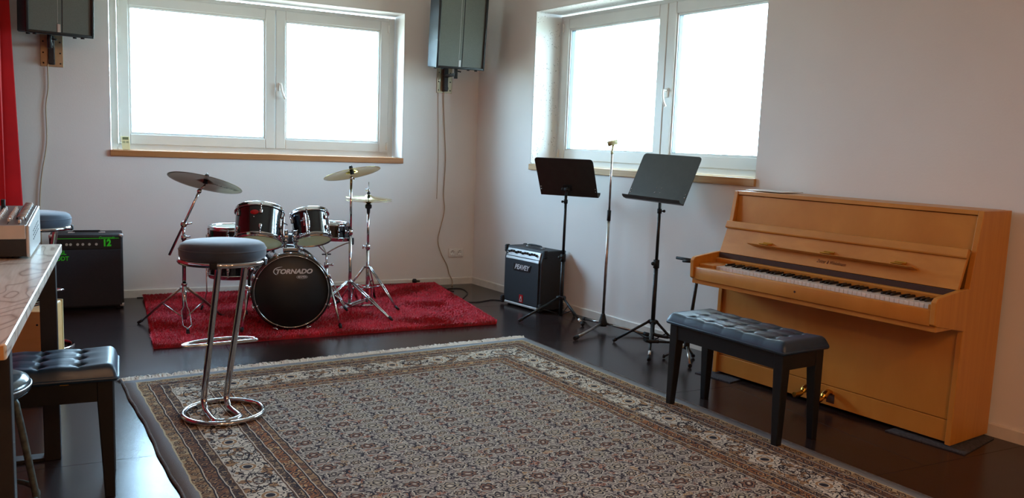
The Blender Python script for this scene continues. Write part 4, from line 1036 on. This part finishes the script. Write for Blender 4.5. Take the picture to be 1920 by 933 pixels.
# ------------------------------------------------------------------ music stands
def music_stand(label, pole, desk_c, yaw, tilt, roll, feet, pole_z, coll, back, sticker, hw=.245, hh=.17):
    r = thing('music_stand', label, 'music stand', (pole[0], pole[1], 0), group='black music stands')
    px, py = pole
    q = MB(); q.cyl((0, 0, .03), (0, 0, coll), .0145, 14); q.build('lower_pole', 'black', r)
    q = MB(); q.cyl((0, 0, coll-.02), (0, 0, pole_z), .0105, 14); q.build('upper_pole', 'black', r)
    q = MB(); q.cyl((0, 0, coll-.035), (0, 0, coll+.02), .020, 12); q.tube([(-.01, -.01, coll), (-.04, -.022, coll)], .006, 8); q.sphere((-.046, -.025, coll), .013, 10); q.build('height_clamp', 'rubber', r)
    q = MB(); q.cyl((0, 0, .155), (0, 0, .185), .022, 12); q.build('leg_collar', 'rubber', r)
    for i, f in enumerate(feet):
        f = Vector((f[0]-px, f[1]-py, 0)); d = f.normalized(); n = Vector((-d.y, d.x, 0)); h = d*.024 + Vector((0, 0, .172)); e = f + Vector((0, 0, .014))
        q = MB(); q.tube([h, e], .0088, 10); q.cyl(h-n*.018, h+n*.018, .012, 10)
        mp = h.lerp(e, .48); q.tube([mp, Vector((0, 0, .045))+d*.012], .004, 6); lg = q.build('leg', 'black', r)
        q = MB(); q.tube([h.lerp(e, .93), e + (e-h).normalized()*.008], .0118, 10); q.build('rubber_foot', 'rubber', lg)
        if i == sticker:
            q = MB(); q.tube([h.lerp(e, .80), h.lerp(e, .90)], .0092, 10); q.build('paper_label', 'white', lg, 'white paper label')
    Wv = Vector((math.cos(yaw), math.sin(yaw), 0)); n = Vector((-math.sin(yaw), math.cos(yaw), 0)); Tv = Vector((0, 0, 1))*math.cos(tilt) + n*math.sin(tilt)
    W2 = Wv*math.cos(roll) + Tv*math.sin(roll); T2 = Tv*math.cos(roll) - Wv*math.sin(roll); N2 = W2.cross(T2)   # front normal when back=False
    c = Vector(desk_c) - Vector((px, py, 0)); s = -1 if back else 1
    MX = Matrix(((W2.x, T2.x, N2.x, c.x), (W2.y, T2.y, N2.y, c.y), (W2.z, T2.z, N2.z, c.z), (0, 0, 0, 1)))
    w, h = hw, hh
    cr_ = [(-w, -h), (w, -h)] + [(w-.022+.022*math.cos(R(a)), h-.022+.022*math.sin(R(a))) for a in (0, 30, 60, 90)] + [(-w+.022+.022*math.cos(R(a)), h-.022+.022*math.sin(R(a))) for a in (90, 120, 150, 180)]
    q = MB(); q.prism(cr_, -.0012, .0012, 'z', mat=MX); dk = q.build('desk_plate', 'desk', r)
    q = MB(); q.tube([tuple(MX @ Vector((x, y, 0))) for x, y in cr_], .0022, 6, True); q.build('desk_rim', 'desk', dk)
    lp = [(-h+.004, -.001), (-h-.004, .004), (-h-.006, .030), (-h-.002, .046), (-h+.008, .056), (-h+.009, .053), (-h+.001, .044), (-h-.0025, .030), (-h-.001, .006), (-h+.006, .0015)]
    q = MB(); q.prism([(a, b*s) for a, b in lp], -w-.002, w+.002, 'x', mat=MX); q.build('ledge', 'desk', r)
    rv = [(-w+.012, -h+.05), (-w+.012, -h+.072), (w-.012, -h+.05), (w-.012, -h+.072), (-.022, -.072), (.022, -.072), (-.022, -.105), (.022, -.105)]
    for x, y in rv:
        q = MB(); q.sphere(tuple(MX @ Vector((x, y, s*.0015))), .0042, 8); q.build('rivet', 'chrome', dk)
        q = MB(); q.sphere(tuple(MX @ Vector((x, y, -s*.0015))), .0042, 8); q.build('rivet', 'chrome' if back and abs(x) > .1 else 'black', dk)
    m1 = MX @ Vector((0, -.09, -s*.020)); m0 = Vector((0, 0, pole_z-.01))
    q = MB(); q.box(-.034, .034, -.115, -.062, min(0, -s*.004), max(0, -s*.004), .001, mat=MX); q.tube([tuple(m0), tuple(m1)], .010, 10); q.tube([tuple(m1), tuple(MX @ Vector((0, -.09, 0)))], .012, 10)
    q.cyl(tuple(m1 - W2*.022), tuple(m1 + W2*.022), .012, 12); q.sphere(tuple(m1 - W2*.032), .014, 10); q.build('tilt_joint', 'rubber', r)
    q = MB(); q.cyl((0, 0, pole_z-.075), (0, 0, pole_z-.045), .015, 12); q.tube([(.008*s, 0, pole_z-.06), (.028*s, -.006, pole_z-.06)], .005, 8); q.sphere((.032*s, -.007, pole_z-.06), .010, 10); q.build('collar_knob', 'rubber', r)
music_stand('black music stand with its back to the viewer, beside the small amplifier', (.0, -1.700), (-.031, -1.744, 1.087), -.907, -.513, -.001, [(-.35, -1.70), (.045, -1.955), (.170, -1.62)], .965, .485, True, 1, .23, .16)
music_stand('greyish black music stand with open desk facing the room, nearer the piano', (.170, -2.645), (.189, -2.639, 1.130), -1.339, .453, -.026, [(-.005, -2.455), (-.080, -2.965), (.33, -2.72)], .975, .57, False, 1)

# ------------------------------------------------------------------ microphone stand
def mic_stand():
    P = (.12, -2.11)
    r = thing('microphone_stand', 'slim chrome microphone stand with empty tan clip, between the music stands', 'microphone stand', (P[0], P[1], 0))
    q = MB(); q.lathe([(0, .03), (.030, .032), (.034, .05), (.026, .075), (.016, .115), (.013, .122), (0, .122)], 24); q.build('base_casting', 'rubber', r)
    for f in ((-.235, -2.33), (.155, -1.800), (.318, -2.385)):
        d = Vector((f[0]-P[0], f[1]-P[1], 0)); n = d.normalized()
        q = MB(); q.tube([n*.02+Vector((0, 0, .052)), d+Vector((0, 0, .017))], .0095, 10); lg = q.build('leg', 'dchrome', r)
        q = MB(); q.tube([d*.93+Vector((0, 0, .020)), d+n*.014+Vector((0, 0, .0155))], .0145, 10); q.build('rubber_foot', 'rubber', lg)
    q = MB(); q.cyl((0, 0, .11), (.006, 0, .84), .0105, 12); q.build('lower_tube', 'dchrome', r)
    q = MB(); q.cyl((.005, 0, .80), (.006, 0, .875), .0135, 12); q.build('twist_clutch', 'rubber', r)
    q = MB(); q.cyl((.006, 0, .86), (.004, 0, 1.285), .0075, 10); q.build('upper_tube', 'dchrome', r)
    q = MB(); q.cyl((.004, 0, 1.275), (.004, 0, 1.30), .009, 10); q.tube(smooth([(.004, 0, 1.295), (.008, 0, 1.325), (.012, -.004, 1.345)]), .0075, 8)
    q.tube([(-.026, .016, 1.343), (.0, .003, 1.352), (.034, -.016, 1.362)], .019, 12, r2=.017); q.build('microphone_clip', 'tan', r)
mic_stand()

# ------------------------------------------------------------------ guitar stand
def guitar_stand():
    r = thing('guitar_stand', 'black tubular guitar stand with foam-covered arms, between music stand and piano', 'guitar stand')
    B0 = Vector((.150, -3.04, .115)); T0 = Vector((.215, -3.035, .645))
    q = MB(); q.tube([B0, T0], .0105, 12); q.build('back_pole', 'black', r)
    q = MB(); a0 = T0 + Vector((0, 0, -.012)); q.tube([a0+Vector((.02, 0, 0)), a0+Vector((-.01, .02, 0))], .010, 8)
    q.tube([a0+Vector((0, 0, 0)), a0+Vector((-.05, .165, .002))], .006, 8); q.tube([a0+Vector((0, -.03, 0)), a0+Vector((-.07, .075, -.005))], .006, 8); yk = q.build('neck_yoke', 'black', r)
    q = MB(); q.tube([a0+Vector((-.015, .05, .001)), a0+Vector((-.052, .170, .002))], .0095, 10); q.tube([a0+Vector((-.035, .02, -.002)), a0+Vector((-.072, .08, -.005))], .0095, 10); q.build('foam_sleeve', 'rubber', yk)
    q = MB(); q.cyl(B0+Vector((0, 0, -.035)), B0+Vector((0, 0, .04)), .018, 12); q.build('hub', 'rubber', r)
    for pts in ([(.145, -3.02, .12), (.12, -2.93, .10), (.06, -2.87, .095), (.0, -2.84, .095), (-.035, -2.85, .11)], [(.155, -3.02, .13), (.19, -2.90, .11), (.17, -2.82, .105), (.13, -2.75, .105), (.10, -2.73, .12)]):
        q = MB(); q.tube(smooth(pts), .008, 8); ar = q.build('cradle_arm', 'black', r)
        q = MB(); q.tube(smooth(pts)[12:], .0115, 10); q.build('foam_sleeve', 'rubber', ar)
    for f in ((.075, -3.175), (.255, -2.98), (.06, -2.93)):
        d = Vector((f[0]-B0.x, f[1]-B0.y, 0)); q = MB(); q.tube([B0+Vector((0, 0, -.01)), Vector((f[0], f[1], .014))], .008, 10); lg = q.build('leg', 'dchrome', r)
        q = MB(); q.tube([Vector((f[0], f[1], .014))-d*.06, Vector((f[0], f[1], .014))+d*.04], .0125, 10, r2=.012); q.build('rubber_foot', 'rubber', lg)
guitar_stand()

# ------------------------------------------------------------------ wooden table with steel frames, mixing desk on it
def table():
    r = thing('work_table', 'wooden table with pale grained top and black steel legs, left edge', 'table')
    zt = .822
    q = MB(); poly = [(-3.277, -3.165), (-3.313, -4.985), (-4.16, -4.97), (-4.12, -3.15)]
    q.prism(poly, zt-.036, zt, 'z', bev=.003); tp = q.build('table_top', 'table', r)
    q = MB(); q.prism([(-3.316, -4.988), (-4.16, -4.973), (-4.16, -4.9785), (-3.318, -4.9935)], zt-.034, zt-.002, 'z'); q.build('edge_strip', 'table_edge', tp)
    for y, x1 in ((-3.455, -3.287), (-4.72, -3.330)):
        q = MB(); x0 = -4.02; w = .058
        q.box(x1-w, x1, y-.03, y+.03, .0, zt-.037, .002); q.box(x0, x0+w, y-.03, y+.03, .0, zt-.037, .002); q.box(x0+w, x1-w, y-.03, y+.03, 0, .012, .001); q.box(x0+w, x1-w, y-.03, y+.03, zt-.08, zt-.037, .002); q.build('leg_frame', 'blackm', r)
    for x in (-3.45, -3.96): q = MB(); q.box(x-.02, x+.02, -4.69, -3.485, zt-.078, zt-.038, .002); q.build('rail', 'blackm', r)
table()
def mixer():
    r = thing('mixing_desk', 'silver and black audio mixing desk standing on the wooden table', 'mixer', (-3.36, -3.62, .8225), R(-.5))
    W_ = .56; D = .49       # right near corner at origin, runs to -x and +y
    pr = [(0, .020), (.012, .006), (D-.02, .006), (D, .02), (D, .158), (0, .124)]
    q = MB(); q.prism([(.012, .010), (D-.01, .010), (D-.006, .085), (.002, .085)], -W_+.012, -.012, 'x'); q.prism([(.002, .085), (D-.006, .085), (D-.004, .150), (.004, .117)], -W_+.012, -.012, 'x'); q.build('chassis', 'blackm', r)
    for x0, x1 in ((-.012, 0), (-W_, -W_+.012)):
        q = MB(); q.prism(pr, x0, x1, 'x', bev=.003); sd = q.build('side_cheek', 'silverp', r)
        if x1 == 0:
            for k in range(6):
                for j in range(3):
                    s_ = MB(); s_.box(-.001, .0006, .15+k*.042, .178+k*.042, .055+j*.016+k*.003, .060+j*.016+k*.003); s_.build('vent_slot', 'rubber', sd)
    q = MB(); q.box(-W_+.012, -.012, -.004, .010, .075, .126, .002); q.build('front_band', 'silverp', r)
    sl = math.atan2(.034, D); TM = T(0, 0, .1245) @ Matrix.Rotation(sl, 4, 'X')
    q = MB(); q.box(-W_+.010, -.010, .004, D-.004, -.006, 0, .001, mat=TM); tp = q.build('top_panel', 'mixgrey', r)
    q = MB(); q.lathe([(0, .014), (.0055, .014), (.007, 0)], 8); kn = q.build('knob', 'white', tp)
    q = MB(); q.box(-.0045, .0045, -.009, .009, 0, .012, .002); fd = q.build('fader_cap', 'white', tp)
    q = MB(); q.box(-.0011, .0011, -.04, .04, -.001, .0008); sv = q.build('fader_slot', 'rubber', tp)
    firstk = firstf = firsts = True
    for i in range(14):
        x = -.035 - i*.037
        o = sv if firsts else sv.copy()
        if not firsts: COL.objects.link(o); o.parent = tp
        firsts = False; o.matrix_local = TM @ T(x, .07, 0)
        o = fd if firstf else fd.copy()
        if not firstf: COL.objects.link(o); o.parent = tp
        firstf = False; o.matrix_local = TM @ T(x, .055 + .012*((i*7) % 4), .0005)
        for j in range(7):
            o = kn if firstk else kn.copy()
            if not firstk: COL.objects.link(o); o.parent = tp
            firstk = False; o.matrix_local = TM @ T(x, .145 + j*.037, 0)
    for xx in (-.03, -.30):
        for k in range(11):
            q = MB(); q.tube([TM @ Vector((xx-.018, .10+k*.032, .004)), TM @ Vector((xx-.012, .10+k*.032, .020)), TM @ Vector((xx+.008, .10+k*.032, .020)), TM @ Vector((xx+.012, .10+k*.032, .004))], .0034, 6); q.build('jack_plug', 'silver', tp)
        q = MB()
        q.tube(smooth([TM @ Vector((xx-.015, .085, .012)), TM @ Vector((xx-.02, .25, .016)), TM @ Vector((xx-.012, .44, .014))]), .0035, 6); q.build('patch_lead', 'rubber', tp)
    q = MB(); q.box(-.18, -.13, .33, .37, 0, .016, .003, mat=TM); q.build('meter_bridge', 'silver', tp)
    q = MB(); q.cyl(TM @ Vector((-.115, .35, 0)), TM @ Vector((-.115, .35, .045)), .008, 8); q.build('plug', 'rubber', tp)
    for x in (-.05, -W_+.05):
        for y in (.04, D-.04): q = MB(); q.cyl((x, y, 0), (x, y, .011), .012, 10); q.build('rubber_foot', 'rubber', r)
mixer()

# ------------------------------------------------------------------ cajon with a coil of cable
CJ = T(-3.386, -2.73, 0) @ Matrix.Rotation(R(-14), 4, 'Z')
def cajon():
    r = thing('cajon', 'pale birch box drum under the table with cable coiled on top', 'drum', mat=CJ)
    q = MB(); q.box(-.30, 0, .004, .30, .012, .452, .012, 3); q.build('body', 'birch', r)
    q = MB(); q.box(-.30, 0, -.004, .004, .012, .452, .002); q.build('front_plate', 'birch', r)
    for z in (.06, .39):
        for x in (-.02, -.28): q = MB(); q.sphere((x, -.005, z), .005, 8); q.build('screw', 'rubber', r)
    q = MB(); q.box(-.30, .002, .30, .308, .012, .455, .002); q.build('back_plate', 'cream', r)
    for x in (-.03, -.27):
        for y in (.04, .27): q = MB(); q.cyl((x, y, 0), (x, y, .013), .012, 8); q.build('rubber_foot', 'rubber', r)
cajon()
pts = []
for k in range(70):
    a = k*.42; rr = .085 + .012*math.sin(k*1.3); pts.append((-.12+rr*math.cos(a)*1.1, .15+rr*math.sin(a), .457+.0005*k + .004*math.sin(k*.9)))
q = MB(); q.tube(pts, .0035, 6); q = q.build('cable_coil', 'cable_k'); q.matrix_world = CJ; tag(q, 'coiled black cable lying on the pale box drum', 'cable')

# ------------------------------------------------------------------ workshop stool at the lower left
def wstool():
    r = thing('work_stool', 'dark vinyl stool with splayed grey-green steel legs, lower left beside the table', 'stool', (-3.478, -4.31, 0))
    q = MB(); q.lathe([(0, .520), (.148, .520), (.158, .530), (.160, .548), (.153, .562), (.132, .570), (.06, .573), (0, .573)], 48); q.build('seat', 'vinyl', r)
    q = MB(); q.tube(circ(.1585, .545, 48), .004, 6, True); q.build('seat_band', 'silver', r)
    q = MB(); q.lathe([(0, .512), (.11, .512), (.11, .521), (0, .521)], 24); q.build('seat_plate', 'greensteel', r)
    for a in (-8, 82, 172, 262):
        c_, s_ = math.cos(R(a)), math.sin(R(a))
        q = MB(); q.tube(smooth([(c_*.06, s_*.06, .512), (c_*.112, s_*.112, .50), (c_*.125, s_*.125, .46), (c_*.150, s_*.150, .30), (c_*.172, s_*.172, .15), (c_*.19, s_*.19, .006)]), .0105, 10); q.build('leg', 'greensteel', r)
    q = MB(); q.tube(circ(.165, .195, 40), .008, 8, True); q.build('foot_ring', 'greensteel', r)
wstool()

# ------------------------------------------------------------------ added fill lamps, out of view behind the viewer
for (x, y, w_) in ((-3.6, -7.6, 'left'), (-1.2, -7.9, 'right'), (-2.4, -9.0, 'rearmost')):
    added_fill_lamp(x, y, 'round opal fill lamp added out of view behind the viewer, the %s one of three' % w_)
